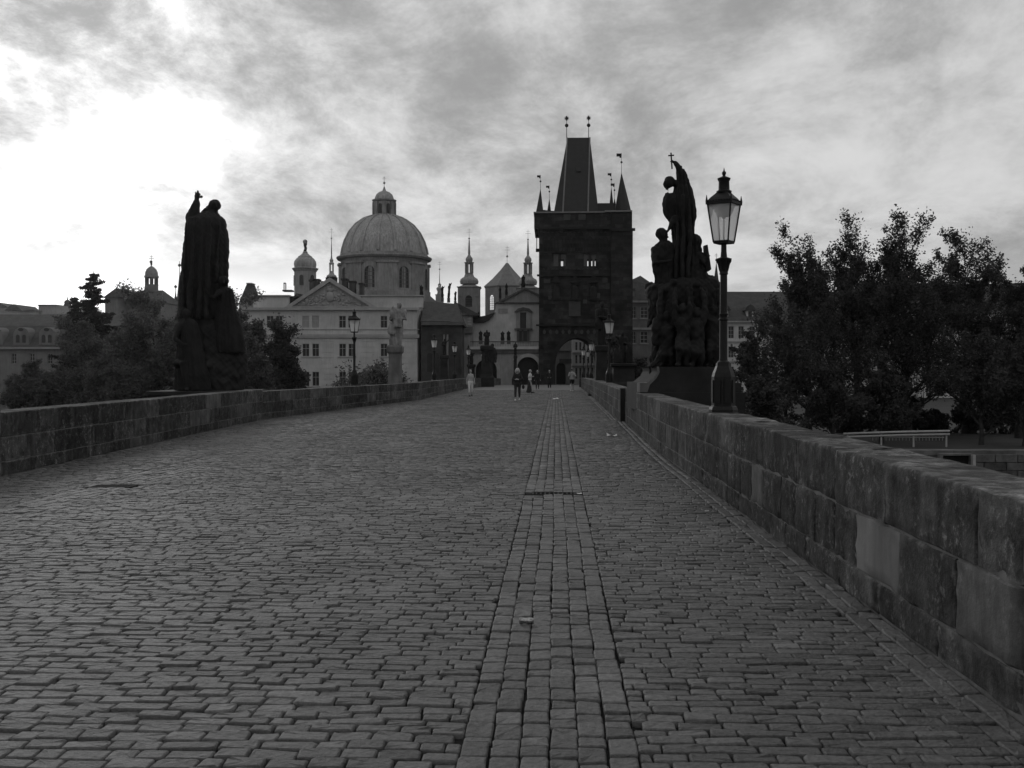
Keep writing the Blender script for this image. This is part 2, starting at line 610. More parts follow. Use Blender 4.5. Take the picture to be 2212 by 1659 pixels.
MB().add([(-3000, -3000, -6.2), (3000, -3000, -6.2), (3000, 3000, -6.2), (-3000, 3000, -6.2)], [(0, 1, 2, 3)]).build('river', M_WATER, kind='structure')
slab('embankment', [(9, 47), (70, 46), (160, 60), (160, 150), (9, 150)], -2.2, -7, M_GROUND)
slab('quay_wall', [(9, 46.4), (70, 45.4), (70, 45.95), (9, 46.95)], -2.25, -7, M_QUAY)
slab('park_ground', [(-170, 62), (-60, 52), (-12, 52), (-10, 152), (-170, 152)], -2.6, -7, M_GROUND)
slab('city_ground', [(-1500, 150), (1500, 150), (1500, 2500), (-1500, 2500)], -1.3, -7, M_GROUND)
# low distant hills so that the skyline never ends in open air
hm = MB()
for k in range(60):
    a0, a1 = -1.3 + 2.6 * k / 60, -1.3 + 2.6 * (k + 1) / 60
    h0 = 12 + 8 * math.sin(k * .5) + 5 * math.sin(k * 1.3)
    h1 = 12 + 8 * math.sin((k + 1) * .5) + 5 * math.sin((k + 1) * 1.3)
    d = 1900
    p = lambda a, q, z: (q * math.sin(a), q * math.cos(a), z)
    hm.add([p(a0, d, -3), p(a1, d, -3), p(a1, d + 300, h1), p(a0, d + 300, h0), p(a0, d + 900, -3), p(a1, d + 900, -3)], [(0, 1, 2, 3), (3, 2, 5, 4)])
hm.build('distant_hills', M_HILL, smooth=60, kind='structure')

# ------------------------------------------------------------------ the bridge
LW = [(-7.55, -4), (-7.84, 15.4), (-8.15, 32.9), (-5.0, 54), (-4.2, 86), (-4.45, 86.2), (-1.6, 145), (1.5, 178)]   # inner foot of left parapet
RW = [(2.08, -4), (2.386, 4.68), (2.89, 19.5), (3.56, 31.7), (3.40, 31.75), (6.66, 97), (14.5, 150), (20, 178)]  # and of the right one


def wall_x(poly, y):
    for (xa, ya), (xb, yb) in zip(poly, poly[1:]):
        if ya <= y <= yb:
            return xa + (xb - xa) * (y - ya) / max(1e-6, yb - ya)
    return poly[0][0] if y < poly[0][1] else poly[-1][0]


def deck_strip(name, y0, y1, step, dz, material, side=0.75):
    m = MB()
    ys = list(np.arange(y0, y1 + .01, step))
    v = []
    for y in ys:
        v += [(wall_x(LW, y) - side, y, rz(y) + dz), (wall_x(RW, y) + side, y, rz(y) + dz)]
    m.add(v, [(2 * i, 2 * i + 1, 2 * i + 3, 2 * i + 2) for i in range(len(ys) - 1)])
    return tag(m.build(name, material), kind='structure')


PAVE_END = 84.0
deck = deck_strip('bridge_deck', -4, PAVE_END, 2.0, -0.030, M_DIRT)
deck_strip('bridge_road', PAVE_END - .3, 178, 2.0, -0.004, M_ROADFAR)
# body of the bridge and its piers down to the water
m = MB()
ys = list(np.arange(-4, 178.1, 7.0))
v = []
for y in ys:
    a, b, z = wall_x(LW, y) - .72, wall_x(RW, y) + .72, rz(y)
    v += [(a, y, z - .06), (b, y, z - .06), (b, y, -2.4), (a, y, -2.4)]
f = []
for i in range(len(ys) - 1):
    k = 4 * i
    for q in range(4):
        w = (q + 1) % 4
        f.append((k + q, k + 4 + q, k + 4 + w, k + w))
f += [(0, 1, 2, 3), (len(v) - 1, len(v) - 2, len(v) - 3, len(v) - 4)]
m.add(v, f)
m.build('bridge_body', M_QUAY, kind='structure')
PIERS = [(-10.6, 33.6, 3.4), (5.2, 27.2, 3.4), (-7.4, 53.0, 2.0), (6.6, 64, 2.4), (7.9, 58, 3.2), (-5.6, 104, 3), (-6.6, 73, 2), (-5.6, 88, 2), (6.9, 83, 2), (8.0, 105, 2), (-9.6, 45.5, 1.7)]
for x, y, w in PIERS:
    sx = 1 if x > 0 else -1
    a, b = sorted((x - sx * w * .7, x + sx * w * .75))
    zt = rz(y) - 1.2
    m = MB().add([(a, y - w, zt), (b, y - w, zt), (b + (sx > 0) * w * .5, y, zt), (b, y + w, zt), (a, y + w, zt), (a - (sx < 0) * w * .5, y, zt)] +
                 [(a, y - w, -6.6), (b, y - w, -6.6), (b + (sx > 0) * w * .5, y, -6.6), (b, y + w, -6.6), (a, y + w, -6.6), (a - (sx < 0) * w * .5, y, -6.6)],
                 [(0, 1, 2, 3, 4, 5)] + [(i, i + 6, (i + 1) % 6 + 6, (i + 1) % 6) for i in range(6)])
    m.build('bridge_pier', M_QUAY, kind='structure')

# ------------------------------------------------------------------ cobblestones
TH = math.atan(0.044)
CU, SU = math.cos(TH), math.sin(TH)
OX = -0.03                                                     # gutter centre line at y = 0
NPR = np.random.RandomState(11)
stones = []                                                    # u, v, half length, half width, kind (0 cobble, 1 gutter), turned


def to_world(u, v):
    return OX + u * CU + v * SU, -u * SU + v * CU


def lay_rows(u0f, u1f, v0, v1):
    v = v0
    while v < v1:
        pitch = NPR.uniform(.082, .114)
        far = v > 36
        u0, u1 = u0f(v), u1f(v)
        u = u0 - NPR.uniform(0, .15)
        while u < u1:
            l = NPR.choice([NPR.uniform(.10, .16), NPR.uniform(.15, .215), NPR.uniform(.20, .27)], p=[.25, .5, .25])
            a, b = max(u, u0), min(u + l, u1)
            if b - a > .045:
                stones.append(((a + b) / 2, v + pitch / 2, (b - a) / 2, pitch / 2, 0))
            u += l
        v += pitch


def lay_columns(uc, n, w, v0, v1, lo, hi, kind=1):
    for k in range(n):
        v = v0 - NPR.uniform(0, .1)
        while v < v1:
            l = NPR.uniform(lo, hi)
            if NPR.rand() < .15:
                l *= .6
            stones.append((uc(v) + (k - (n - 1) / 2) * w + NPR.normal(0, .003) + .003 * math.sin(v * 1.3 + k * .4), v + l / 2, w / 2 - NPR.uniform(0, .0015), l / 2, kind))
            v += l


GW = .127
GUT = GW * 3


def face_u(poly, v, side):
    """u of a parapet foot at distance v along the bridge"""
    x = wall_x(poly, v * CU)
    return (x - OX - v * SU) / CU


EDGE = .115
r_edge = lambda v: face_u(RW, v - .1, 1)
l_edge = lambda v: face_u(LW, v + .35, -1)
LG = -6.2
V0, V1 = -1.0, PAVE_END
lay_rows(lambda v: GUT + .002, lambda v: r_edge(v) - 2 * EDGE, V0, V1)
lay_rows(lambda v: LG + GUT + .002, lambda v: -GUT - .002, V0, 44)
lay_rows(lambda v: l_edge(v) + .02, lambda v: -GUT - .002, 44, V1)
lay_rows(lambda v: l_edge(v) + EDGE, lambda v: LG - GUT - .012, V0, 44)
lay_columns(lambda v: .003 * math.sin(v * .8), 6, GW, V0, V1, .09, .21)
lay_columns(lambda v: LG, 6, GW, V0, 44, .10, .2)
lay_columns(lambda v: r_edge(v) - EDGE, 2, EDGE, V0, V1, .14, .30, 2)
lay_columns(lambda v: l_edge(v) + EDGE * .4, 1, EDGE, V0, 32, .16, .32, 2)
st = np.array(stones)
# the two drain gratings replace the stones under them
GRATES = [(0.0, 13.31, .29, .13), (LG, 13.85, .29, .17), (-3.50, 30.55, .30, .12)]
keep = np.ones(len(st), bool)
for gu, gv, gl, gw in GRATES:
    keep &= ~((abs(st[:, 0] - gu) < gl + st[:, 2] * .55) & (abs(st[:, 1] - gv) < gw + st[:, 3] * .55))
st = st[keep]
# the rows wander a little, as hand-laid setts do
wob = lambda u, v: .012 * np.sin(u * 1.9 + v * .7) + .010 * np.sin(u * 4.3 - v * 1.9 + 1.0) + .03 * np.sin(u * .55 + .4)
cob = st[:, 4] == 0
st[:, 1] += np.where(cob, wob(st[:, 0], st[:, 1]), 0)
wx, wy = to_world(st[:, 0], st[:, 1])
inside = np.array([wall_x(LW, y) - .05 < x < wall_x(RW, y) + .05 for x, y in zip(wx, wy)])
st, wx, wy = st[inside], wx[inside], wy[inside]
NS = len(st)
RING = np.array([(-1, -.74), (-.91, -1), (.91, -1), (1, -.74), (1, .74), (.91, 1), (-.91, 1), (-1, .74)])


def stone_geo(idx, lod):
    """vertices (n, k, 3) of a batch of stones and the faces of one"""
    q = st[idx]
    n = len(q)
    hl = (q[:, 2] - np.where(q[:, 4] == 1, NPR.uniform(.0008, .003, n), NPR.uniform(.0022, .0065, n)))[:, None]
    hw = (q[:, 3] - NPR.uniform(.0028, .006, n))[:, None]
    base = np.array([rz(y) for y in wy[idx]]) + NPR.normal(0, .0035, n) + .006 * np.sin(q[:, 0] * 2.3 + q[:, 1] * 1.1)
    tx, ty = NPR.normal(0, .012, n)[:, None], NPR.normal(0, .022, n)[:, None]
    ch = NPR.uniform(.7, 1.0, (n, 1))
    if lod == 0:
        rg = RING[None] * np.ones((n, 1, 1))
        rg = rg + NPR.normal(0, .045, (n, 8, 2)) * np.array([.55, 1.0])
        rings = []
        for sc, dz in ((1.0, -.034), (.995, -.0055), (None, 0.0)):
            if sc is None:
                x = rg[:, :, 0] * np.maximum(hl - .0085, hl * .7); y = rg[:, :, 1] * np.maximum(hw - .0075, hw * .6)
            else:
                x, y = rg[:, :, 0] * hl * sc, rg[:, :, 1] * hw * sc
            z = dz + NPR.normal(0, .0012 if dz < 0 else .0022, (n, 8)) + x * tx + y * ty
            rings.append(np.stack([x, y, z], 2))
        c = np.zeros((n, 1, 3)); c[:, 0, 2] = NPR.uniform(-.003, .003, n)
        P = np.concatenate(rings + [c], 1)
        F = []
        for j in range(2):
            for i in range(8):
                k = (i + 1) % 8
                F.append((j * 8 + i, j * 8 + k, (j + 1) * 8 + k, (j + 1) * 8 + i))
        F += [(16 + i, 16 + (i + 1) % 8, 24) for i in range(8)]
    else:
        b = np.array([(-1, -1), (1, -1), (1, 1), (-1, 1)], float)[None] + NPR.normal(0, .05, (n, 4, 2)) * np.array([.5, 1.0])
        x0, y0 = b[:, :, 0] * hl, b[:, :, 1] * hw
        lo = np.stack([x0, y0, -.03 + 0 * x0], 2)
        x1, y1 = b[:, :, 0] * (hl - .006), b[:, :, 1] * np.maximum(hw - .006, hw * .6)
        hi = np.stack([x1, y1, x1 * tx + y1 * ty], 2)
        P = np.concatenate([lo, hi], 1)
        F = [(0, 1, 5, 4), (1, 2, 6, 5), (2, 3, 7, 6), (3, 0, 4, 7), (4, 5, 6, 7)]
    yaw = np.where(q[:, 4] == 0, NPR.normal(0, .02, n), NPR.normal(0, .012, n))[:, None]
    px = P[:, :, 0] * np.cos(yaw) - P[:, :, 1] * np.sin(yaw)
    py = P[:, :, 0] * np.sin(yaw) + P[:, :, 1] * np.cos(yaw)
    u = px + q[:, 0][:, None]
    v = py + q[:, 1][:, None]
    X, Y = to_world(u, v)
    return np.stack([X, Y, P[:, :, 2] + base[:, None]], 2), F


SHADE = np.clip(NPR.normal(1.0, .17, NS), .55, 1.5)
SHADE = np.where(NPR.rand(NS) < .05, SHADE * .72, SHADE)


def mesh_from(name, V, F, shade, smooth=True, flat_tris=False):
    n, k, _ = V.shape
    me = bpy.data.meshes.new(name)
    flat = [tuple(int(i) for i in f) for f in F]
    off = (np.arange(n) * k)
    by = {}
    for f in flat:
        by.setdefault(len(f), []).append(f)
    loops, starts, tot, sh = [], [], [], []
    pos = 0
    for ln, fs in by.items():
        A = (np.array(fs)[None] + off[:, None, None]).reshape(-1, ln)
        loops.append(A.ravel())
        starts.append(pos + np.arange(len(A)) * ln)
        tot.append(np.full(len(A), ln))
        sh.append(np.repeat(shade, len(fs)))
        pos += A.size
    loops, starts, tot, sh = map(np.concatenate, (loops, starts, tot, sh))
    me.vertices.add(n * k)
    me.vertices.foreach_set('co', V.reshape(-1).astype(np.float32))
    me.loops.add(len(loops))
    me.loops.foreach_set('vertex_index', loops.astype(np.int32))
    me.polygons.add(len(starts))
    me.polygons.foreach_set('loop_start', starts.astype(np.int32))
    me.polygons.foreach_set('loop_total', tot.astype(np.int32))
    if smooth:
        me.polygons.foreach_set('use_smooth', tot > 3 if flat_tris else np.ones(len(starts), bool))
    at = me.attributes.new('shade', 'FLOAT', 'FACE')
    at.data.foreach_set('value', sh.astype(np.float32))
    me.update(calc_edges=True)
    return me


# which stones show largest: near ones inside the frame
scrx = PX0 + FOC * wx / np.maximum(wy, .5)
scry = PY0 - FOC * np.tan(np.arctan2(-EYE, np.maximum(wy, .5)) - PITCH)
infr = (wy > 3.5) & (scrx > -20) & (scrx < 2232) & (scry < 1675)
order = np.argsort(np.where(infr, wy, 1e9))
single = []
for kind, nmx in ((0, 300), (1, 200), (2, 60)):
    kk = [i for i in order if st[i, 4] == kind and infr[i]][:nmx]
    single.append((('cobblestone', 'gutter_stone', 'edge_stone')[kind], kk))
taken = np.zeros(NS, bool)
for nm, kk in single:
    kk = np.array(kk)
    taken[kk] = True
    V, F = stone_geo(kk, 0)
    for j, i in enumerate(kk):
        c = V[j].mean(0)
        me = mesh_from(nm, (V[j] - c)[None], F, SHADE[i:i + 1], True, True)
        o = link_mesh(nm, me, deck, M_COBBLE)
        o.location = c
rest = np.where(~taken & (wy < 15))[0]
V, F = stone_geo(rest, 0)
tag(link_mesh('cobblestones', mesh_from('cobblestones', V, F, SHADE[rest], True, True), deck, M_COBBLE), kind='stuff')
rest = np.where(~taken & (wy >= 15))[0]
V, F = stone_geo(rest, 1)
tag(link_mesh('far_cobblestones', mesh_from('far_cobblestones', V, F, SHADE[rest], False), deck, M_COBBLE), kind='stuff')

# drain gratings
for (gu, gv, gl, gw), lab, nb in zip(GRATES, ('iron drain grating set across the central stone gutter', 'iron drain grating in the left gutter near the parapet', 'long narrow iron drain cover in the middle of the cobbles'), (9, 13, 0)):
    x, y = to_world(gu, gv)
    z = rz(y)
    t = thing('drain_grating', lab, 'drain grating', (x, y, z), 'drain gratings in the paving', rot=-TH)
    m = MB()
    m.box(-gl, gl, -gw, -gw + .03, -.03, .004).box(-gl, gl, gw - .03, gw, -.03, .004)
    m.box(-gl, -gl + .03, -gw + .03, gw - .03, -.03, .004).box(gl - .03, gl, -gw + .03, gw - .03, -.03, .004)
    ORG[t.name] = Vector((0, 0, 0))
    m.build('frame', M_GRATE, t)
    if nb:
        for i in range(nb):
            c = -gl + .03 + (2 * gl - .06) * (i + .5) / nb
            MB().box(c - .011, c + .011, -gw + .03, gw - .03, -.025, .002).build('bar', M_GRATE, t)
    else:
        MB().box(-gl + .03, gl - .03, -gw + .03, gw - .03, -.025, -.004).build('cover_plate', M_GRATE, t)

# ------------------------------------------------------------------ parapets built of blocks


def block_mesh(name, L, T, H, seed, near=False):
    """one dressed stone: L along the wall, T thick, H high, worn edges"""
    r = random.Random(seed)
    bm = bmesh.new()
    bmesh.ops.create_cube(bm, size=1.0)
    for v in bm.verts:
        v.co = Vector((v.co.x * L, v.co.y * T, v.co.z * H))
    bmesh.ops.bevel(bm, geom=list(bm.edges), offset=min(.011, H * .08), segments=1, profile=.6, affect='EDGES')
    for v in bm.verts:
        v.co += Vector((r.gauss(0, .003), r.gauss(0, .002), r.gauss(0, .003)))
    if near:                                                   # chipped arrises and uneven faces on the nearest stones
        bmesh.ops.subdivide_edges(bm, edges=[e for e in bm.edges if e.calc_length() > .12], cuts=4, use_grid_fill=True)
        for v in bm.verts:
            x, y, z = v.co
            on = (abs(x) > L / 2 - .02) + (abs(y) > T / 2 - .02) + (abs(z) > H / 2 - .02)
            w = .0022 if on < 2 else .0055
            q = Vector((math.sin(x * 31 + z * 17 + seed * 50), math.sin(z * 29 - x * 13 + seed * 70), math.sin(x * 23 + y * 19 + seed * 90)))
            v.co += q * w + Vector((r.gauss(0, w * .5), r.gauss(0, w * .4), r.gauss(0, w * .5)))
    me = bpy.data.meshes.new(name)
    bm.to_mesh(me)
    bm.free()
    if near:
        me.polygons.foreach_set('use_smooth', [True] * len(me.polygons))
        me.set_sharp_from_angle(angle=R(50))
    return me


def parapet(label, a, b, side, courses, thick=.5, joints=None, special=(), lens=(.8, 1.3), group='parapet walls of the bridge', cap=None):
    """a, b = inner foot points; side +1: wall body lies to the right of the line"""
    A, B = Vector((a[0], a[1], 0)), Vector((b[0], b[1], 0))
    d = (B - A)
    L = d.length
    d.normalize()
    n = Vector((d.y, -d.x, 0)) * side
    t = thing('parapet_wall', label, 'parapet wall', (A.x, A.y, rz(A.y)), group)
    ang = math.atan2(d.y, d.x)
    H = sum(c for c in courses)
    # mortar core
    step = max(1, int(L / 6))
    v = []
    for i in range(step + 1):
        p = A + d * (L * i / step)
        z = rz(p.y)
        for off, zz in ((.011, -.3), (.011, H - .017), (thick - .011, H - .017), (thick - .011, -.3)):
            q = p + n * off
            v.append((q.x, q.y, z + zz))
    f = []
    for i in range(step):
        k = 4 * i
        for q in range(3):
            w = q + 1
            f.append((k + q, k + w, k + 4 + w, k + 4 + q) if side < 0 else (k + q, k + 4 + q, k + 4 + w, k + w))
    f += [(0, 1, 2, 3), tuple(len(v) - 4 + i for i in range(4))]
    MB().add(v, f).build('mortar_core', M_MORTAR, t)
    z0 = 0.0
    for ci, hc in enumerate(courses):
        if joints and joints[ci]:
            js = [j - A.y for j in joints[ci]]
            js = [j / d.y for j in js if 0 < j / d.y < L - .15]
            cuts = [0.0] + js
        else:
            cuts = [0.0]
        while cuts[-1] < L - .02:
            nx = cuts[-1] + rnd.uniform(*lens) * (1.25 if ci == len(courses) - 1 else 1)
            cuts.append(L if nx > L - lens[0] * .6 else nx)
        for s0, s1 in zip(cuts, cuts[1:]):
            mid = A + d * ((s0 + s1) / 2)
            new = any(lo - .02 <= mid.y <= hi + .02 and ci == cc for cc, lo, hi in special)
            j = .0055
            top = ci == len(courses) - 1
            proud = rnd.uniform(-.004, .004)
            me = block_mesh('stone_block', s1 - s0 - 2 * j, thick, hc - 2 * j, rnd.random(), 3.5 < mid.y < 15 and mid.x > 0)
            o = link_mesh('stone_block', me, t, (M_BLOCKNEW if side > 0 else M_BLOCKMID) if new else M_BLOCKMID if rnd.random() < .06 else M_BLOCK)
            p = mid + n * (thick / 2 + proud)
            o.location = (p.x - A.x, p.y - A.y, rz(p.y) + z0 + hc / 2 - rz(A.y))
            slope = math.atan2(rz(mid.y + d.y * .5) - rz(mid.y - d.y * .5), 1.0)
            o.rotation_euler = (0, -slope, ang)
        z0 += hc
    return t


C3 = (.215, .41, .415)
topj = [-2.6, -1.2, .1, 1.4, 2.6, 3.9, 5.18, 6.59, 7.73, 8.94, 10.2, 11.7, 12.9, 13.9]
midj = [-2.0, -.9, .3, 1.3, 2.3, 3.3, 4.5, 5.44, 6.32, 7.2, 7.75, 8.3, 8.95, 9.5, 10.3, 10.9, 11.5, 12.3, 13.1]
lowj = [-1.4, .0, 1.1, 2.2, 3.4, 4.6, 5.7, 6.7, 7.6, 8.6, 9.3, 10.0, 10.9, 11.6, 12.3, 13.0]
parapet('right parapet stretch nearest the camera, at the lower right picture edge', RW[0], RW[1], 1, C3, joints=(lowj, midj, topj))
parapet('right parapet in the foreground with one pale new block, below the tall lamp', RW[1], RW[2], 1, C3, joints=(lowj, midj, topj), special=((1, 6.4, 7.1),))
parapet('right parapet in front of the dark saint group, ending at a dark step', RW[2], RW[3], 1, C3, lens=(.7, 1.2))
parapet('far right parapet stepping forward beyond the dark saint group', RW[4], RW[5], 1, (.3, .35, .35), thick=.55, lens=(.9, 1.6))
ep = thing('end_face_block', 'dark block added over the end face of the far right parapet at its step', 'stone block', (3.5, 31.6, 0))
MB().box(3.40, 3.95, 31.50, 31.735, -.2, 1.045).build('end_face_stone', M_PEDEST, ep)  # added block, darkens the parapet's end face
parapet('left parapet stretch nearest the camera, beyond the left picture edge', LW[0], LW[1], -1, C3)
parapet('left parapet in front of the tall robed statue', LW[1], LW[2], -1, (.215, .38, .39), lens=(.7, 1.2), special=((1, 25.0, 26.6), (1, 29.8, 31.5)))
parapet('left parapet running past the pale statue and the left lamp', LW[2], LW[3], -1, (.2, .36, .36), lens=(.9, 1.5))
parapet('left parapet behind the person in pale cropped trousers', LW[3], LW[4], -1, (.22, .36, .36), lens=(1.0, 1.8))
parapet('farthest left parapet towards the church arcade', LW[5], LW[6], -1, (.45, .5), lens=(1.4, 2.4))

# ------------------------------------------------------------------ litter


def litter(name, label, px, py, size, material, kind):
    Y = FOC * EYE / (py - 797.0)
    x = (px - PX0) / FOC * Y
    m = MB()
    r = random.Random(px)
    z = rz(Y)
    if kind == 'paper':
        n = 5
        v = []
        for j in range(n):
            for i in range(n):
                v.append((x + size * (i / (n - 1) - .5) + r.gauss(0, size * .03), Y + size * .7 * (j / (n - 1) - .5) + r.gauss(0, size * .03), z + .012 + abs(r.gauss(0, size * .10))))
        m.add(v, [(j * n + i, j * n + i + 1, j * n + n + i + 1, j * n + n + i) for j in range(n - 1) for i in range(n - 1)])
        o = m.build(name, material)
        s = o.modifiers.new('thickness', 'SOLIDIFY'); s.thickness = .002
    else:
        a = r.uniform(-.3, .3)
        prof = [(.012, 0), (.026, .004), (.028, .02), (.021, .05), (.028, .08), (.027, .112), (.02, .12)]
        m.lathe([(q * .8, h * .8) for q, h in prof], 0, 0, 12)
        m.xform(Matrix.Translation((x - .05, Y, z + .028)) @ Matrix.Rotation(a, 4, 'Z') @ Matrix.Rotation(R(90), 4, 'Y') @ Matrix.Diagonal((1, .6, 1, 1)))
        o = m.build(name, material, smooth=40)
    tag(o, label, 'litter', 'scraps of litter on the paving')
    return o


litter('paper_scrap', 'white paper scrap lying on the cobbles right of the gutter', 1322, 943, .24, M_PAPER, 'paper')
litter('crumpled_litter', 'small crumpled shiny scrap lying in the central gutter', 1138, 1352, .1, M_FOIL, 'can')
litter('paper_scrap', 'small white paper beside the drain grating', 1252, 1069, .07, M_PAPER, 'paper')
litter('paper_scrap', 'tiny paper scrap near the foot of the right parapet', 1528, 1107, .05, M_PAPER, 'paper')
litter('paper_scrap', 'pale paper scrap far along the gutter strip', 1201, 862, .35, M_PAPER, 'paper')

# ------------------------------------------------------------------ buildings
def part(parent, name, material, smooth=None):
    class _P(MB):
        def done(s):
            return s.build(name, material, parent, smooth)
    return _P()


def finial(parent, f, x, ytop, ybase, y, r=.16, material=None, flag=False, cross=False, disc=False, at=.55):
    """spike with a ball, and a vane, cross or star on it; heights in sighting units of frame f"""
    X, zt, zb = f.X(x), f.Z(ytop), f.Z(ybase)
    m = MB()
    m.tube([(X, y, zb - .3), (X, y, zt)], [r * .45, r * .25], 6)
    zm = zb + (zt - zb) * at
    m.ball((X, y, zm), r * 1.9, 10, 6)
    if flag:
        h = (zt - zb) * .16
        m.box(X - h * 1.5, X, y - .03, y + .03, zt - h * 1.1, zt - h * .2)
        m.box(X - h * .6, X - h * .1, y - .035, y + .035, zt - h * 1.5, zt - h * 1.1)
    if cross:
        h = zt - zm
        m.box(X - h * .26, X + h * .26, y - r * .2, y + r * .2, zt - h * .42, zt - h * .42 + r * .5)
        m.box(X - h * .17, X + h * .17, y - r * .22, y + r * .22, zt - h * .2, zt - h * .2 + r * .45)
    if disc:
        m.lathe([(r * .3, -.06), (r * 2.6, -.03), (r * 2.6, .03), (r * .3, .06)], 0, 0, 14) if False else None
        c = zt - r * 2.6
        for i in range(14):
            a = 2 * math.pi * i / 14
            m.tube([(X, y, c), (X + math.cos(a) * r * 2.7, y, c + math.sin(a) * r * 2.7)], [r * .5, r * .08], 4)
    return m.build('finial', material or M_GILT, parent, 50)


# ---- monastery with the pediment
Y1 = 150.0
F2 = Fr(Y1, 'c2')
X, Z = F2.X, F2.Z
mon = thing('palace_building', 'pale three-storey palace with carved triangular pediment behind the left trees', 'building', (X(790), Y1, -6))
zg = -6.0
wins = []
cols = [(318, 368), (382, 430), (568, 617), (637, 685), (825, 873), (890, 938), (1115, 1163), (1180, 1228)]
rows = [(1048, 1133), (1243, 1333), (1440, 1540)]
holes = []
for (a, b) in cols:
    for (t, u) in rows:
        holes.append(rect(X(a), X(b), Z(u), Z(t)))
        wins.append((X(a), X(b), Z(u), Z(t)))
MB().wall(X(140), X(1372), zg, Z(1000), Y1, Y1 + .6, wins).build('wall', M_PLASTER, mon)
# side wall turning away to the right
sm = MB().box(X(140) + .02, X(1372) - .02, Y1 + .62, Y1 + 30, zg, Z(1002))
sm.add([(X(1372), Y1, zg), (X(1418) + .6, Y1 + 14, zg), (X(1418) + .6, Y1 + 14, Z(1000)), (X(1372), Y1, Z(1000)), (X(1372) - 1, Y1 + 14, zg), (X(1372) - 1, Y1 + 14, Z(1000))],
       [(0, 1, 2, 3), (1, 4, 5, 2), (3, 2, 5)])
sm.build('side_wall', M_PLASTER, mon)
for k, (a, b, c, d) in enumerate(wins):
    window(mon, a, b, c, d, Y1, M_PANEPALE if k in (6, 9) else M_PANE, 2, 2)
    if k % 3:
        MB().box(a - .18, b + .18, Y1 - .14, Y1 - .002, c - .16, c - .02).build('window_sill', M_TRIM, mon)
for (t, u, pr) in ((992, 1010, .55), (1141, 1146, .1), (1178, 1190, .14), (1192, 1203, .28)):
    MB().box(X(150), X(1372) + .3, Y1 - pr, Y1 - .003, Z(u), Z(t)).build('string_course', M_TRIM, mon)
# rusticated joints and quoins on the lower storeys
for k in range(9):
    zq = Z(1535 - k * 38)
    for (a, b) in ((1330, 1372), (470, 548), (700, 790), (975, 1080), (1245, 1325)):
        MB().box(X(a) + .1, X(b) - .1, Y1 - .05, Y1 - .002, zq + .06, zq + F2.m * 34).build('rusticated_stone', M_PLASTER, mon)
# attic with the pediment
at = MB()
at.prism([(X(225), Z(990)), (X(470), Z(990)), (X(470), Z(907)), (X(225), Z(907))], Y1 + .2, Y1 + 1.2)
at.prism([(X(985), Z(990)), (X(1410), Z(990)), (X(1410), Z(918)), (X(1372), Z(905)), (X(985), Z(905))], Y1 + .2, Y1 + 1.2)
at.build('attic_wall', M_PLASTER, mon)
for a, b in ((215, 480), (950, 1412)):
    MB().box(X(a), X(b), Y1 - .1, Y1 + 1.4, Z(912), Z(903)).build('attic_cornice', M_TRIM, mon)
ped = [(X(448), Z(991)), (X(1095), Z(991)), (X(763), Z(782))]
tymp = [(X(500), Z(984)), (X(1045), Z(984)), (X(763), Z(812))]
MB().prism(tymp, Y1 + .05, Y1 + .5).build('tympanum', M_PLASTER2, mon)
MB().prism(ped, Y1 - .45, Y1 + .6, [tymp]).build('pediment_frame', M_TRIM, mon)
MB().prism([(X(470), Z(985)), (X(1070), Z(985)), (X(763), Z(795))], Y1 + .62, Y1 + 14).build('pediment_roof', M_ROOF, mon)
# carved relief: shield, crown and scrolls of foliage
rel = MB()
rel2 = []
rr = random.Random(4)
rel.ball((X(763), Y1, Z(915)), F2.m * 34, 12, 8, (.9, .5, 1.15))
rel.ball((X(763), Y1, Z(868)), F2.m * 20, 12, 6, (1.4, .6, .7))
for k in range(120):
    t = rr.uniform(-1, 1)
    x = 763 + t * 235
    top = 830 + abs(t) * 150
    yv = rr.uniform(top, 975)
    if top > 965:
        continue
    s_ = rr.uniform(4, 11)
    rel.ball((X(x), Y1 + .05, Z(yv)), F2.m * s_, 6, 4, (rr.uniform(.7, 1.6), .9, rr.uniform(.6, 1.3)))
for sgn in (-1, 1):
    for k in range(5):
        c = 763 + sgn * (55 + k * 38)
        pts = [(X(c + sgn * 14 * math.cos(a) * (1 - a / 9)), Y1 - .05, Z(930 + k * 8 + 16 * math.sin(a) * (1 - a / 9))) for a in np.linspace(0, 6.5, 12)]
        rel2.append(MB().tube(pts, F2.m * 4.5, 5))
tag(rel.build('carved_relief', M_TRIM, mon, 60), kind='stuff')
for r_ in rel2:
    r_.build('carved_scroll', M_TRIM, mon, 60)
MB().prism([(X(235), Z(905)), (X(470), Z(905)), (X(560), Z(893)), (X(500), Z(880)), (X(480), Z(900))], Y1 + 3, Y1 + 24).build('roof', M_ROOF, mon)
MB().prism([(X(470), Z(908)), (X(760), Z(790)), (X(1000), Z(905))], Y1 + 15, Y1 + 30).build('rear_roof', M_SLATE, mon)
for (a, b, t, u) in ((572, 604, 788, 880), (607, 638, 783, 880), (660, 690, 800, 850), (805, 840, 780, 850), (860, 899, 797, 880), (932, 958, 812, 905)):
    ch = MB().box(X(a), X(b), Y1 + 5, Y1 + 6.6, Z(u) - 1.0, Z(t))
    ch = ch.build('chimney', M_ROOF, mon)
    MB().box(X(a) - .12, X(b) + .12, Y1 + 4.9, Y1 + 6.7, Z(t) + .003, Z(t) + .3).build('chimney_cap', M_SLATE, ch)

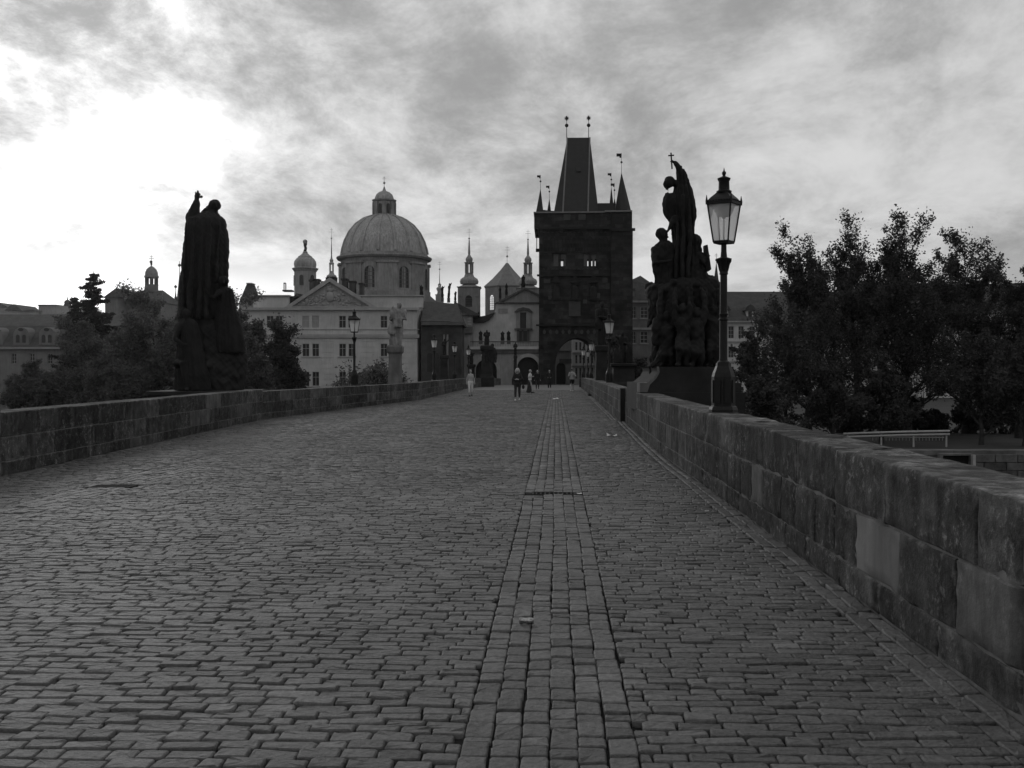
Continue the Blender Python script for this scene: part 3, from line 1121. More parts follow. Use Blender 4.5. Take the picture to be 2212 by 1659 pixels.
# ---- the big dome
YD = 176.0
G = Fr(YD, 'c2')
X, Z, q = G.X, G.Z, G.m
dome = thing('domed_church', 'great ribbed dome with lantern on a drum with arched windows', 'church', (X(1143), YD, -1.3))
cx, cy = X(1143), YD
dr = MB()
dr.lathe([(322 * q, -1.3), (322 * q, Z(905)), (322 * q, Z(885)), (296 * q, Z(884)), (296 * q, Z(668))], cx, cy, 32)
dr.build('drum', M_DRUM, dome, 40)
MB().lathe([(300 * q, Z(690)), (303 * q, Z(668)), (325 * q, Z(664)), (333 * q, Z(652)), (330 * q, Z(645)), (308 * q, Z(643)), (306 * q, Z(628)), (298 * q, Z(627))], cx, cy, 32).build('drum_cornice', M_DRUM, dome, 40)
prof = [(300, 632), (298, 622), (293, 590), (277, 535), (247, 473), (203, 418), (148, 377), (95, 356), (78, 351), (70, 349)]
MB().lathe([(r * q, Z(y)) for r, y in prof], cx, cy, 64).build('dome', M_COPPER, dome, 70)
for k in range(16):
    a = R(-12 + 11.25 + k * 22.5)
    pts = []
    for r, y in prof[1:-2]:
        pts.append((cx + r * q * 1.004 * math.sin(a), cy - r * q * 1.004 * math.cos(a), Z(y)))
    MB().tube(pts, [.32 - .018 * i for i in range(len(pts))], 5).build('rib', M_COPPER, dome, 60)
for k in range(8):
    a = R(-12 + 45 * k)
    T = Matrix.Translation((cx, cy, 0)) @ Matrix.Rotation(a, 4, 'Z') @ Matrix.Translation((0, -296 * q * .985, 0))
    w, zb, zt = 36 * q, Z(873), Z(727)
    pn = MB().prism(arch(-w, w, zb, zt), -.08, .4).xform(T).build('drum_window', M_PANE, dome)
    MB().prism(arch(-w - .75, w + .75, zb - .5, zt + .8), -.3, .3, [arch(-w, w, zb, zt)]).xform(T).build('window_surround', M_DRUM, pn)
    b = MB()
    for i in (-1, 0, 1):
        b.box(i * w * .5 - .05, i * w * .5 + .05, -.13, -.09, zb, zt - w * .45)
    for i in range(1, 5):
        zz = zb + (zt - zb) * i / 5.5
        b.box(-w, w, -.125, -.095, zz - .05, zz + .05)
    b.xform(T).build('glazing_bars', M_TRIMDARK, pn)
    for off in (-7.5, 4.5):
        a2 = a + R(22.5 + off + 1.5)
        T2 = Matrix.Translation((cx, cy, 0)) @ Matrix.Rotation(a2, 4, 'Z') @ Matrix.Translation((0, -298 * q, 0))
        pl = MB().box(-.85, .85, -.42, .4, Z(884), Z(694)).xform(T2).build('pilaster', M_DRUM, dome)
        MB().box(-1.05, 1.05, -.6, .3, Z(706), Z(692)).xform(T2).build('capital', M_DRUM, pl)
# lantern on the dome
la = MB().lathe([(84 * q, Z(356)), (84 * q, Z(345)), (72 * q, Z(344)), (72 * q, Z(255)), (84 * q, Z(248)), (86 * q, Z(240)), (74 * q, Z(238))], cx, cy, 16).build('lantern', M_COPPER, dome, 40)
for k in range(8):
    a = R(-16 + 45 * k)
    T = Matrix.Translation((cx, cy, 0)) @ Matrix.Rotation(a, 4, 'Z') @ Matrix.Translation((0, -72 * q * .985, 0))
    MB().prism(arch(-11 * q, 11 * q, Z(340), Z(272)), -.12, .2).xform(T).build('lantern_window', M_PANE, la)
    T2 = Matrix.Translation((cx, cy, 0)) @ Matrix.Rotation(a + R(22.5), 4, 'Z') @ Matrix.Translation((0, -73 * q, 0))
    MB().box(-.35, .35, -.25, .3, Z(344), Z(256)).xform(T2).build('lantern_pilaster', M_DRUM, la)
MB().lathe([(68 * q, Z(240)), (66 * q, Z(225)), (57 * q, Z(202)), (38 * q, Z(185)), (14 * q, Z(175)), (8 * q, Z(160)), (4 * q, Z(145))], cx, cy, 20).build('lantern_cap', M_COPPER, dome, 60)
finial(dome, G, 1143, 72, 165, cy, .12, cross=True, at=.5)
# lower church body with balustrade statue
MB().box(X(835), X(1470), YD - 14, YD + 24, -1.3, Z(915)).build('church_body', M_DRUM, dome)

# ---- bell turret with statue holding a sphere (left of the dome)
YB = 190.0
B = Fr(YB, 'c2')
X, Z, q = B.X, B.Z, B.m
bt = thing('observatory_tower', 'round tower with a bulbous copper cap and a figure bearing a globe', 'tower', (X(590), YB, -1.3))
MB().lathe([(76 * q, -1.3), (76 * q, Z(740)), (82 * q, Z(737)), (82 * q, Z(732)), (74 * q, Z(730))], X(590), YB, 20).build('tower_body', M_PLASTER2, bt, 40)
MB().lathe([(78 * q, Z(733)), (88 * q, Z(728)), (92 * q, Z(718)), (74 * q, Z(712)), (78 * q, Z(690)), (76 * q, Z(670)), (62 * q, Z(650)), (50 * q, Z(641)), (50 * q, Z(636)), (30 * q, Z(622)), (16 * q, Z(608)), (18 * q, Z(602)), (6 * q, Z(594))], X(590), YB, 20).build('tower_cap', M_COPPER, bt, 50)
for k, a in enumerate((-64, -8, 50)):
    T = Matrix.Translation((X(590), YB, 0)) @ Matrix.Rotation(R(a), 4, 'Z') @ Matrix.Translation((0, -76 * q * .98, 0))
    MB().prism(arch(-13 * q, 13 * q, Z(840), Z(768)), -.15, .3).xform(T).build('tower_window', M_PANE, bt)
figm = MB()
figm.tube([(X(588), YB, Z(600)), (X(594), YB, Z(575)), (X(588), YB, Z(555)), (X(590), YB, Z(545))], [.3, .27, .25, .12], 8)
figm.ball((X(594), YB, Z(546)), .16, 8, 6)
figm.tube([(X(586), YB, Z(560)), (X(580), YB, Z(545)), (X(586), YB, Z(535))], .09, 5).tube([(X(596), YB, Z(560)), (X(602), YB, Z(546)), (X(594), YB, Z(535))], .09, 5)
figm.build('figure', M_STATUE, bt, 50)
gl = MB()
for i in range(6):
    a = math.pi * i / 6
    gl.tube([(X(590) + 14 * q * math.cos(t) * math.cos(a), YB + 14 * q * math.cos(t) * math.sin(a), Z(530) + 14 * q * math.sin(t)) for t in np.linspace(0, 2 * math.pi, 20)], .05, 4)
gl.tube([(X(590) + 14 * q * math.cos(t), YB + 14 * q * math.sin(t), Z(530)) for t in np.linspace(0, 2 * math.pi, 20)], .07, 4)
gl.build('globe', M_ZINC, bt, 60)
gm = MB().box(X(497), X(560), YB - 8, YB - 6, Z(900), Z(890)).tube([(X(497), YB - 7, Z(843)), (X(512), YB - 7, Z(843))], .12, 5).tube([(X(500), YB - 7, Z(890)), (X(500), YB - 7, Z(843))], .1, 5).tube([(X(512), YB - 7, Z(890)), (X(512), YB - 7, Z(843))], .1, 5)
gm.build('roof_platform', M_SLATE, bt)


# ---- onion towers
def onion_tower(name, label, f, cx_, Y, base, body_w, ys, material=M_PLASTER2, cap=M_COPPER, group=None, body_bottom=None, cross=True, window_=True):
    """ys = sight heights: body top, onion widest, neck, lantern top, small onion, spire foot, ball, tip"""
    X, Z, q = f.X, f.Z, f.m
    bt_, on, nk, lt, so, sf, bl, tp = ys
    x = X(cx_)
    t = thing(name, label, 'tower', (x, Y, body_bottom if body_bottom is not None else -1.3), group)
    w = body_w * q
    if base:
        wz0, wz1 = Z(bt_ + (790 - 630) * body_w / 91), Z(bt_ + 65 * body_w / 91)
        hole = arch(x - w * .31, x + w * .31, wz0, wz1)
        MB().prism(rect(x - w, x + w, t.location.z, Z(bt_)), Y - w, Y - w + .6, [hole] if window_ else []).build('front_wall', material, t)
        MB().box(x - w, x + w, Y - w + .61, Y + w, t.location.z, Z(bt_)).build('tower_body', material, t)
        if window_:
            lv = MB().prism(arch(x - w * .31, x + w * .31, wz0, wz1), Y - w + .4, Y - w + .55).build('belfry_opening', M_PANE, t)
            for k in range(5):
                zz = wz0 + (wz1 - wz0) * (k + .5) / 6.5
                MB().box(x - w * .3, x + w * .3, Y - w + .2, Y - w + .38, zz, zz + .12).build('louvre', M_TRIMDARK, lv)
        for s in (-1, 1):
            MB().box(x + s * w * .8 - w * .17, x + s * w * .8 + w * .17, Y - w - .2, Y - w - .003, Z(bt_ + 75), Z(bt_ + 5)).build('corner_pilaster', material, t)
        MB().frustum((x - w, x + w, Y - w, Y + w, Z(bt_ + 6)), (x - w * 1.11, x + w * 1.11, Y - w * 1.11, Y + w * 1.11, Z(bt_ - 8))).build('cornice', material, t)
    k = body_w / 91.0
    R1 = 80 * q * k
    MB().lathe([(w * 1.02 * 1.12, Z(bt_ - 8)), (w * .75, Z(bt_ - 22 * k)), (w * .55, Z((bt_ + on) / 2 - 2)), (R1 * .93, Z(on + 22 * k)), (R1, Z(on)), (R1 * .9, Z(on - 20 * k)), (R1 * .55, Z(on - 38 * k)), (R1 * .42, Z(nk + 6)), (R1 * .45, Z(nk)), (R1 * .2, Z(nk - 2))], x, Y, 16, R(11)).build('onion_dome', cap, t, 50)
    ln = MB()
    for i in range(6):
        a = R(12 + 60 * i)
        px, py = x + R1 * .38 * math.cos(a), Y + R1 * .38 * math.sin(a)
        ln.tube([(px, py, Z(nk)), (px, py, Z(lt))], R1 * .085, 6)
    ln.build('lantern_posts', material, t, 50)
    MB().lathe([(R1 * .44, Z(lt + 10 * k)), (R1 * .5, Z(lt)), (R1 * .53, Z(lt - 3)), (R1 * .3, Z(so + 24 * k)), (R1 * .38, Z(so + 8 * k)), (R1 * .36, Z(so - 8 * k)), (R1 * .2, Z(so - 24 * k)), (R1 * .1, Z(sf)), (R1 * .13, Z(sf - 8 * k)), (R1 * .05, Z(bl + 8))], x, Y, 12).build('spire', cap, t, 50)
    finial(t, f, cx_, tp, bl + 10, Y, .095, cross=cross, at=.12)
    return t


YS = 188.0
F3 = Fr(YS, 'c3')
onion_tower('onion_tower', 'left of the twin church towers with onion dome and open lantern', F3, 424, YS, True, 91, (630, 572, 502, 415, 385, 345, 213, 122), group='twin onion towers')
onion_tower('onion_tower', 'right of the twin onion towers, half hidden behind the gate tower', F3, 917, YS, True, 91, (640, 578, 508, 418, 388, 352, 222, 135), group='twin onion towers')
F3b = Fr(215.0, 'c3')
onion_tower('onion_turret', 'slim distant onion turret between the dome and the left onion tower', F3b, 176, 215, True, 32, (690, 632, 612, 600, 596, 575, 468, 400), window_=False)
F2b = Fr(200.0, 'c2')
onion_tower('onion_turret', 'slender turret with open lantern just left of the great dome', F2b, 774, 200, False, 40, (790, 775, 738, 685, 660, 620, 507, 432))
MB().lathe([(F2b.m * 42, -1.3), (F2b.m * 42, F2b.Z(785)), (F2b.m * 30, F2b.Z(772))], F2b.X(774), 200, 10).build('turret_base', M_SLATE, bpy.data.objects['onion_turret.001'])

# ---- octagonal chapel with tent roof behind
YO = 196.0
F = Fr(YO, 'c3')
X, Z, q = F.X, F.Z, F.m
oc = thing('octagonal_chapel', 'octagonal chancel with pale tent roof and tall arched window', 'church', (X(742), YO, -1.3))
cx, cy, rr_ = X(742), YO, 197 * q
ap = rr_ * math.cos(R(22.5))
half = rr_ * math.sin(R(22.5))
for k in range(8):
    a = R(45 * k)
    T = Matrix.Translation((cx, cy, 0)) @ Matrix.Rotation(a, 4, 'Z') @ Matrix.Translation((0, -ap, 0))
    back = 3 <= k <= 5
    hw = half * (.34 if not back else .8)
    z0, z1 = (Z(820), Z(692)) if not back else (Z(838), Z(640))
    hole = [arch(-hw, hw, z0, z1)] if k in (7, 1, 5, 3) else []
    MB().prism(rect(-half, half, -1.3, Z(632)), 0, .2 if hole else .7, hole).xform(T).build('chancel_wall', M_PLASTER2, oc)
    if hole and not back:
        fr_ = MB().prism(arch(-hw, hw, z0, z1), .06, .14, [arch(-hw + .06, hw - .06, z0 + .06, z1 - .06)])
        for i in (-1, 1):
            fr_.box(i * hw * .33 - .03, i * hw * .33 + .03, .08, .12, z0 + .06, z1 - hw * .5)
        for i in range(1, 7):
            zz = z0 + (z1 - z0) * i / 7
            fr_.box(-hw, hw, .085, .115, zz - .03, zz + .03)
        fr_.xform(T).build('window', M_TRIMDARK, oc)
MB().lathe([(rr_ * 1.0, Z(632)), (rr_ * 1.05, Z(622)), (rr_ * 1.05, Z(617))], cx, cy, 8, R(22.5)).build('cornice', M_TRIM, oc)
MB().lathe([(rr_ * 1.04, Z(617)), (rr_ * .66, Z(552)), (rr_ * .3, Z(478)), (.25, Z(418))], cx, cy, 8, R(22.5)).build('tent_roof', M_ZINC, oc)
finial(oc, F, 742, 272, 425, cy, .12, cross=True, at=.42)

# ---- church front with gable, window and arcade
YC = 172.0
F = Fr(YC, 'b5')
X, Z, q = F.X, F.Z, F.m
cf = thing('baroque_church', 'pale baroque church front with gable, balcony and dark arcade beside the gate tower', 'church', (X(1300), YC, -1.3))
outl = [(X(700), Z(955)), (X(1640), Z(955)), (X(1640), Z(345)), (X(1015), Z(345)), (X(1008), Z(420)), (X(985), Z(500)), (X(930), Z(570)), (X(850), Z(608)), (X(700), Z(612))]
MB().prism(outl, YC, YC + 12, [rect(X(1330), X(1412), Z(680), Z(470)), rect(X(1300), X(1440), Z(858), Z(715))]).build('facade', M_PLASTER, cf)
MB().prism([(X(1000), Z(352)), (X(1640), Z(352)), (X(1640), Z(262)), (X(1385), Z(150))], YC - .6, YC + 10, [[(X(1090), Z(338)), (X(1610), Z(338)), (X(1610), Z(270)), (X(1385), Z(172))]]).build('gable_frame', M_TRIMDARK, cf)
MB().prism([(X(1090), Z(338)), (X(1610), Z(338)), (X(1610), Z(270)), (X(1385), Z(172))], YC - .1, YC + 9).build('gable', M_PLASTER2, cf)
MB().prism([(X(705), Z(612)), (X(705), Z(545)), (X(770), Z(530)), (X(870), Z(515)), (X(1005), Z(470)), (X(985), Z(500)), (X(930), Z(570)), (X(850), Z(608))], YC - .5, YC + 11).build('volute_roof', M_SLATE, cf)
wo = MB().prism(rect(X(1330), X(1412), Z(680), Z(470)), YC + .3, YC + .6).build('facade_window', M_PANE, cf)
MB().prism([(X(1255), Z(465)), (X(1300), Z(420)), (X(1370), Z(405)), (X(1450), Z(420)), (X(1495), Z(465)), (X(1450), Z(470)), (X(1415), Z(450)), (X(1375), Z(443)), (X(1330), Z(450)), (X(1298), Z(470))], YC - .5, YC - .01).build('hood_mould', M_TRIMDARK, wo)
for s in ((1278, 1326), (1416, 1468)):
    MB().box(X(s[0]), X(s[1]), YC - .35, YC - .01, Z(680), Z(470)).build('carved_jamb', M_PLASTER2, wo)
MB().box(X(1255), X(1490), YC - .6, YC - .01, Z(700), Z(682)).build('window_ledge', M_TRIMDARK, wo)
po = MB().prism(rect(X(1300), X(1440), Z(858), Z(715)), YC + .3, YC + .6).build('balcony_door', M_PANE, cf)
for s in ((1288, 1316), (1352, 1372), (1420, 1450)):
    MB().box(X(s[0]), X(s[1]), YC - .45, YC - .01, Z(858), Z(702)).build('door_column', M_TRIMDARK, po)
for s in ((1040, 1170, 420, 480),):
    MB().box(X(s[0]), X(s[1]), YC - .12, YC - .01, Z(s[3]), Z(s[2])).build('carved_panel', M_PLASTER2, cf)
# portico storey: pale band, balustrade, arches
holes = [arch(X(1290), X(1562), -1.2, Z(1060), 12), arch(X(760), X(1030), -1.2, Z(1090), 12)]
MB().prism(rect(X(690), X(1640), -1.25, Z(965)), YC - 5, YC - 3.8, holes).build('portico', M_PLASTER2, cf)
MB().box(X(690), X(1640), YC - 3.79, YC - .2, Z(968), Z(960)).build('portico_roof', M_TRIM, cf)
MB().box(X(690), X(1640), YC - 1.2, YC - .2, -1.25, Z(970)).build('portico_back', M_PANE, cf)
for k, (a, b, tp) in enumerate(((1290, 1562, 1060), (760, 1030, 1090))):
    MB().prism(arch(X(a) - .55, X(b) + .55, -1.2, Z(tp) + .6, 12), YC - 5.25, YC - 5.01, [arch(X(a), X(b), -1.24, Z(tp), 12)]).build('arch_ring', M_TRIM, cf)
MB().box(X(690), X(1640), YC - 5.5, YC - 5.01, Z(962), Z(928)).build('balcony_band', M_PLASTER, cf)
MB().box(X(690), X(1640), YC - 5.3, YC - 5.01, Z(1010), Z(965)).build('dark_frieze', M_TRIMDARK, cf)
bal = MB().box(X(690), X(1640), YC - 5.4, YC - 5.05, Z(872), Z(860)).build('balustrade_rail', M_TRIMDARK, cf)
for k in range(44):
    x = 700 + k * 21
    r = 4.2 * q
    MB().lathe([(r * .6, Z(926)), (r, Z(908)), (r * .55, Z(890)), (r * .8, Z(873))], X(x), YC - 5.22, 6).build('baluster', M_PLASTER2, bal, 60)

# ---- dark gabled church wing in front of the dome
YG = 150.0
F = Fr(YG, 'b5')
X, Z, q = F.X, F.Z, F.m
dg = thing('gabled_wing', 'sooty church wing with dark tiled roof and steep gable right of the palace', 'church', (X(300), YG, -1.3))
MB().box(X(30), X(560), YG, YG + 9, -4.0, Z(600)).build('wing_wall', M_DARKHALL, dg)
MB().add([(X(30), YG - .6, Z(590)), (X(402), YG - .6, Z(590)), (X(482), YG + 5, Z(330)), (X(30), YG + 5, Z(292)), (X(30), YG + 10, Z(590)), (X(600), YG + 10, Z(640)), (X(592), YG - .6, Z(640)), (X(402), YG - .6, Z(612))],
         [(0, 1, 2, 3), (1, 6, 2), (3, 2, 5, 4), (2, 6, 5), (0, 4, 5, 6, 1)]).build('roof', M_ROOF, dg)
MB().box(X(40), X(600), YG - .8, YG - .01, Z(640), Z(596)).build('eaves_cornice', M_TRIMDARK, dg)
for k, x in enumerate((335, 378)):
    MB().tube([(X(x), YG - .3, -2), (X(x), YG - .3, Z(760))], .16, 8).build('drainpipe', M_ZINC, dg)
for a, b in ((110, 180), (200, 270), (520, 545)):
    MB().prism(arch(X(a), X(b), Z(1250), Z(1000)), YG - .06, YG + .2).build('wing_window', M_PANE, dg)
# paler wing behind it
YW = 168.0
F = Fr(YW, 'b5')
X, Z, q = F.X, F.Z, F.m
pw = thing('side_chapel', 'low pale chapel gable between the dark wing and the onion tower', 'church', (X(620), YW, -1.3))
MB().prism([(X(500), -1.3), (X(705), -1.3), (X(705), Z(500)), (X(545), Z(425)), (X(500), Z(400))], YW, YW + 8).build('chapel_wall', M_PLASTER2, pw)
MB().prism([(X(500), Z(345)), (X(790), Z(495)), (X(790), Z(512)), (X(560), Z(512)), (X(640), Z(497)), (X(500), Z(405))], YW - .6, YW + 9).build('chapel_roof', M_ROOF, pw)
MB().box(X(520), X(705), YW - .7, YW - .02, Z(745), Z(660)).build('dark_cornice', M_TRIMDARK, pw)
for zt in (545, 580, 615):
    MB().box(X(645), X(690), YW - .35, YW - .02, Z(zt + 22), Z(zt)).build('quoin', M_TRIM, pw)
window(pw, X(520), X(548), Z(890), Z(810), YW - .3)

# ---- the gate tower
YT = 166.0
F = Fr(YT, 'c4')
G6 = Fr(YT, 'b6')
X, Z, q = F.X, F.Z, F.m
X6, Z6 = G6.X, G6.Z
TZ = -1.3
tw = thing('gate_tower', 'tall dark gothic gate tower with steep wedge roof and pointed archway', 'tower', (X6(600), YT, TZ))
D_ = 12.0
xl, xr = X6(20), X6(1243)
xs = X6(960)                                                   # where the stair turret starts
aw0, aw1 = X6(235), X6(800)


def gothic(x0, x1, zt, n=10, zspring=None):
    c = (x0 + x1) / 2
    zs = zspring
    pts = [(x0, TZ + .01), (x1, TZ + .01)]
    for i in range(n + 1):
        t = i / n
        pts.append((x1 - (x1 - c) * (1 - math.cos(t * math.pi / 2)) ** .9, zs + (zt - zs) * math.sin(t * math.pi / 2) ** .92))
    for i in range(n - 1, -1, -1):
        t = i / n
        pts.append((x0 + (c - x0) * (1 - math.cos(t * math.pi / 2)) ** .9, zs + (zt - zs) * math.sin(t * math.pi / 2) ** .92))
    return pts


ar = gothic(aw0, aw1, Z6(800), zspring=Z6(1180))
wz0, wz1 = Z(1270), Z(1172)
wn = [(310, 347), (368, 408), (545, 583), (603, 643)]
body_top = Z(975)
holes = [rect(X(a), X(b), wz0, wz1) for a, b in wn]
zsplit = Z6(700)
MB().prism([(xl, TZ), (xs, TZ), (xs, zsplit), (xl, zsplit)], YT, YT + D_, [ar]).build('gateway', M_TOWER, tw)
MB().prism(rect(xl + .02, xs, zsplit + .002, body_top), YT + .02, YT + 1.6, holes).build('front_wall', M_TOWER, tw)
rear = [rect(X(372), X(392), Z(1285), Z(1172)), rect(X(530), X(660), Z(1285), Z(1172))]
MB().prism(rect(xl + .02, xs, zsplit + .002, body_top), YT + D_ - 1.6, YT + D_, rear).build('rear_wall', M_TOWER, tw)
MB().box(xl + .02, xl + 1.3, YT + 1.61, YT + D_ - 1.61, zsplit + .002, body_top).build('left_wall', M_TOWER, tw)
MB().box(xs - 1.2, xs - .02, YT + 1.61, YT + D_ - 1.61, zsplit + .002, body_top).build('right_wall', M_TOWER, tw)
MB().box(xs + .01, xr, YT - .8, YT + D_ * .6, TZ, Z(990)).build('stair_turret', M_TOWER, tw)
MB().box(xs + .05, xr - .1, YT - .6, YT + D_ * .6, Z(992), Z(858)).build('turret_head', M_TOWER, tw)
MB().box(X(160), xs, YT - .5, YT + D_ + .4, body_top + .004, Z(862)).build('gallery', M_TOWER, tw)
MB().box(X(156), X(718), YT - .8, YT + D_ + .7, Z(861), Z(851)).build('eaves', M_ZINC, tw)
MB().box(X(705), X(915), YT - 1.1, YT + D_ * .6 + .3, Z(857), Z(846)).build('turret_eaves', M_ZINC, tw)
for (t, u, pr) in ((968, 985, .75), (1335, 1350, .5)):
    MB().box(xl - .3, xs, YT - pr, YT - .01 if u > 1000 else YT - .52, Z(u), Z(t)).build('string_course', M_TOWERTRIM, tw)
MB().box(xs - .2, xr + .35, YT - 1.25, YT - .81, Z(1005), Z(985)).build('string_course', M_TOWERTRIM, tw)
MB().box(xl - .45, xs, YT - .5, YT - .01, Z6(650), Z6(628)).build('string_course', M_TOWERTRIM, tw)
for (a, b) in ((388, 440), (503, 558)):
    MB().box(X(a), X(b), YT - .62, YT - .51, Z(915), Z(870)).build('gallery_hatch', M_TOWERPALE, tw)
# friezes of small gothic crests
for zc in (1005, 1290):
    for k in range(15):
        x = 235 + k * 34
        MB().prism([(X(x - 12), Z(zc + 6)), (X(x), Z(zc - 2)), (X(x + 12), Z(zc + 6)), (X(x), Z(zc + 3))], YT - .14, YT + .015).build('frieze_crest', M_TOWERPALE, tw)
# shutters: parts of each window are boarded, the sky shows through the rest
for a, b, t, u in ((310, 347, 1172, 1270), (368, 408, 1172, 1213), (392, 408, 1214, 1270), (545, 573, 1172, 1270), (573.5, 583, 1172, 1212), (603, 643, 1172, 1212), (612, 631, 1213, 1270)):
    MB().box(X(a), X(b), YT + .5, YT + .62, Z(u), Z(t)).build('shutter', M_SHUTTER, tw)
MB().box(X(430), X(520), YT - .12, YT + .01, Z(1660), Z(1545)).build('carved_panel', M_TOWERPALE, tw)
for (a, b, t, u) in ((690, 730, 1360, 1400), (640, 672, 1480, 1520), (715, 745, 1405, 1450), (235, 285, 1370, 1400), (325, 350, 1440, 1465), (540, 570, 1530, 1560), (270, 300, 1500, 1530)):
    MB().box(X(a), X(b), YT - .02, YT + .015, Z(u), Z(t)).build('replaced_stone', M_TOWERPALE, tw)
# blind tracery, shields and niche figures on the front
for k in range(9):
    x = 225 + k * 58
    MB().prism(arch(X(x), X(x + 40), Z(1165), Z(1040), pointed=True), YT - .16, YT + .015, [arch(X(x + 6), X(x + 34), Z(1160), Z(1052), pointed=True)]).build('blind_tracery', M_TOWERTRIM, tw)
for k in range(9):
    x6 = 70 + k * 82
    MB().prism([(X6(x6), Z6(720)), (X6(x6 + 22), Z6(690)), (X6(x6 + 44), Z6(720)), (X6(x6 + 38), Z6(745)), (X6(x6 + 22), Z6(758)), (X6(x6 + 6), Z6(745))], YT - .12, YT + .01).build('coat_of_arms', M_TOWERPALE, tw)
for x in (330, 475, 620):
    z0, z1 = Z(1520), Z(1400)
    MB().lathe([(.5, z0), (.62, z0 + .7), (.5, z0 + 1.3), (.6, z0 + 1.7), (.28, z0 + 1.95), (.2, z0 + 2.0), (.26, z0 + 2.2), (.1, z0 + 2.4)], X(x), YT - .2, 10, 0, 1, .6).build('niche_figure', M_TOWERTRIM, tw, 50)
    MB().box(X(x) - .8, X(x) + .8, YT - .6, YT - .01, z0 - .35, z0 - .02).build('niche_console', M_TOWERTRIM, tw)
    MB().prism([(X(x) - .8, z1), (X(x) + .8, z1), (X(x), z1 + 1.6)], YT - .6, YT - .01).build('niche_canopy', M_TOWERTRIM, tw)
# arch moulding
oa = gothic(aw0 - .9, aw1 + .9, Z6(770), zspring=Z6(1180))
MB().prism(oa, YT - .22, YT - .01, [[(p[0], max(p[1], TZ + .02)) for p in ar]]).build('arch_moulding', M_TOWERTRIM, tw)
# bracket pillar on the left edge with the sky showing behind it
MB().box(X(176), X(182), YT + 1, YT + 1.6, Z(1130), Z(980)).build('corner_shaft', M_TOWERTRIM, tw)
MB().box(X(172), xl + .1, YT + .8, YT + 1.8, Z(1150), Z(1128)).build('corner_bracket', M_TOWERTRIM, tw)
# steep wedge roof
bz, tz_ = Z(852), Z(286)
yc = YT + D_ / 2
FR = Fr(yc, 'c4')
Xr, Zr = FR.X, FR.Z
tz_ = Zr(286)
rm = MB()
v = [(X(312), YT + .8, bz), (X(662), YT + .8, bz), (X(662), YT + D_ - .8, bz), (X(312), YT + D_ - .8, bz),
     (Xr(405), yc - 1.4, tz_), (Xr(578), yc - 1.4, tz_), (Xr(578), yc + 1.4, tz_), (Xr(405), yc + 1.4, tz_)]
fb = [(X(382), YT + .2, bz), (X(577), YT + .2, bz)]
rm.add(v + fb, [(8, 9, 5, 4), (0, 8, 4), (9, 1, 5), (1, 2, 6, 5), (2, 3, 7, 6), (3, 0, 4, 7), (4, 5, 6, 7), (0, 3, 2, 1, 9, 8)])
roof = rm.build('roof', M_SLATE, tw)
for a, b in (((382, YT + .2), (405, yc - 1.4)), ((577, YT + .2), (578, yc - 1.4))):
    MB().tube([(X(a[0]), a[1] - .05, bz), (Xr(b[0]), b[1] - .05, tz_)], .13, 5).build('ridge_flashing', M_ZINC, roof)
MB().box(X(488), X(522), YT + 2.2, YT + 4.6, Z(512), Z(480)).build('roof_hatch', M_TOWERPALE, roof)
for x in (401, 571):
    finial(tw, FR, x, 100, 290, yc, .17, M_STATUE, disc=True, at=.60)
# corner turrets with spires and vanes
for (x0, x1, yb, xt, yt, yp, yy, n) in ((168, 232, 858, 207, 660, 558, YT + 1.2, 6), (243, 272, 830, 259, 738, 640, YT + D_ - 1, 6), (775, 908, 850, 830, 542, 392, YT + 3.0, 8), (724, 760, 800, 740, 652, 546, YT + D_ - 2, 6), (755, 775, 790, 763, 738, 626, YT + D_ - 1, 6)):
    c = (x0 + x1) / 2
    Fy = Fr(yy, 'c4')
    X, Z = Fy.X, Fy.Z
    hw = (X(x1) - X(x0)) / 2
    m = MB()
    nn = n
    vb = [(X(c) + hw * 1.0 * math.cos(2 * math.pi * i / nn + .4), yy + hw * math.sin(2 * math.pi * i / nn + .4), Z(yb)) for i in range(nn)]
    vm = [(X(c + (xt - c) * .25) + hw * .84 * math.cos(2 * math.pi * i / nn + .4), yy + hw * .84 * math.sin(2 * math.pi * i / nn + .4), Z(yb - (yb - yt) * .18)) for i in range(nn)]
    m.add(vb + vm + [(X(xt), yy, Z(yt))], [(i, (i + 1) % nn, nn + (i + 1) % nn, nn + i) for i in range(nn)] + [(nn + i, nn + (i + 1) % nn, 2 * nn) for i in range(nn)] + [tuple(range(nn - 1, -1, -1))])
    sp = m.build('corner_spire', M_SLATE, tw)
    MB().lathe([(hw * .98, Z(yb) - 2.5), (hw * .98, Z(yb) + .01)], X(c), yy, nn, .4).build('turret_drum', M_TOWER, sp)
    finial(tw, Fy, xt, yp, yt + 12, yy, 0.085 if x1 - x0 < 80 else .1, M_STATUE, flag=True, at=.55)
X, Z = F.X, F.Z
MB().box(X(655), X(780), YT + 1, YT + D_, Z(850), Z(774)).build('parapet_roof', M_SLATE, tw)
MB().prism([(X(225), Z(852)), (X(320), Z(852)), (X(318), Z(833)), (X(225), Z(823))], YT + 1, YT + D_).build('parapet_roof', M_SLATE, tw)
# the tower's passage is turned a little towards the street behind
tw.rotation_euler = (0, 0, R(-2.2))

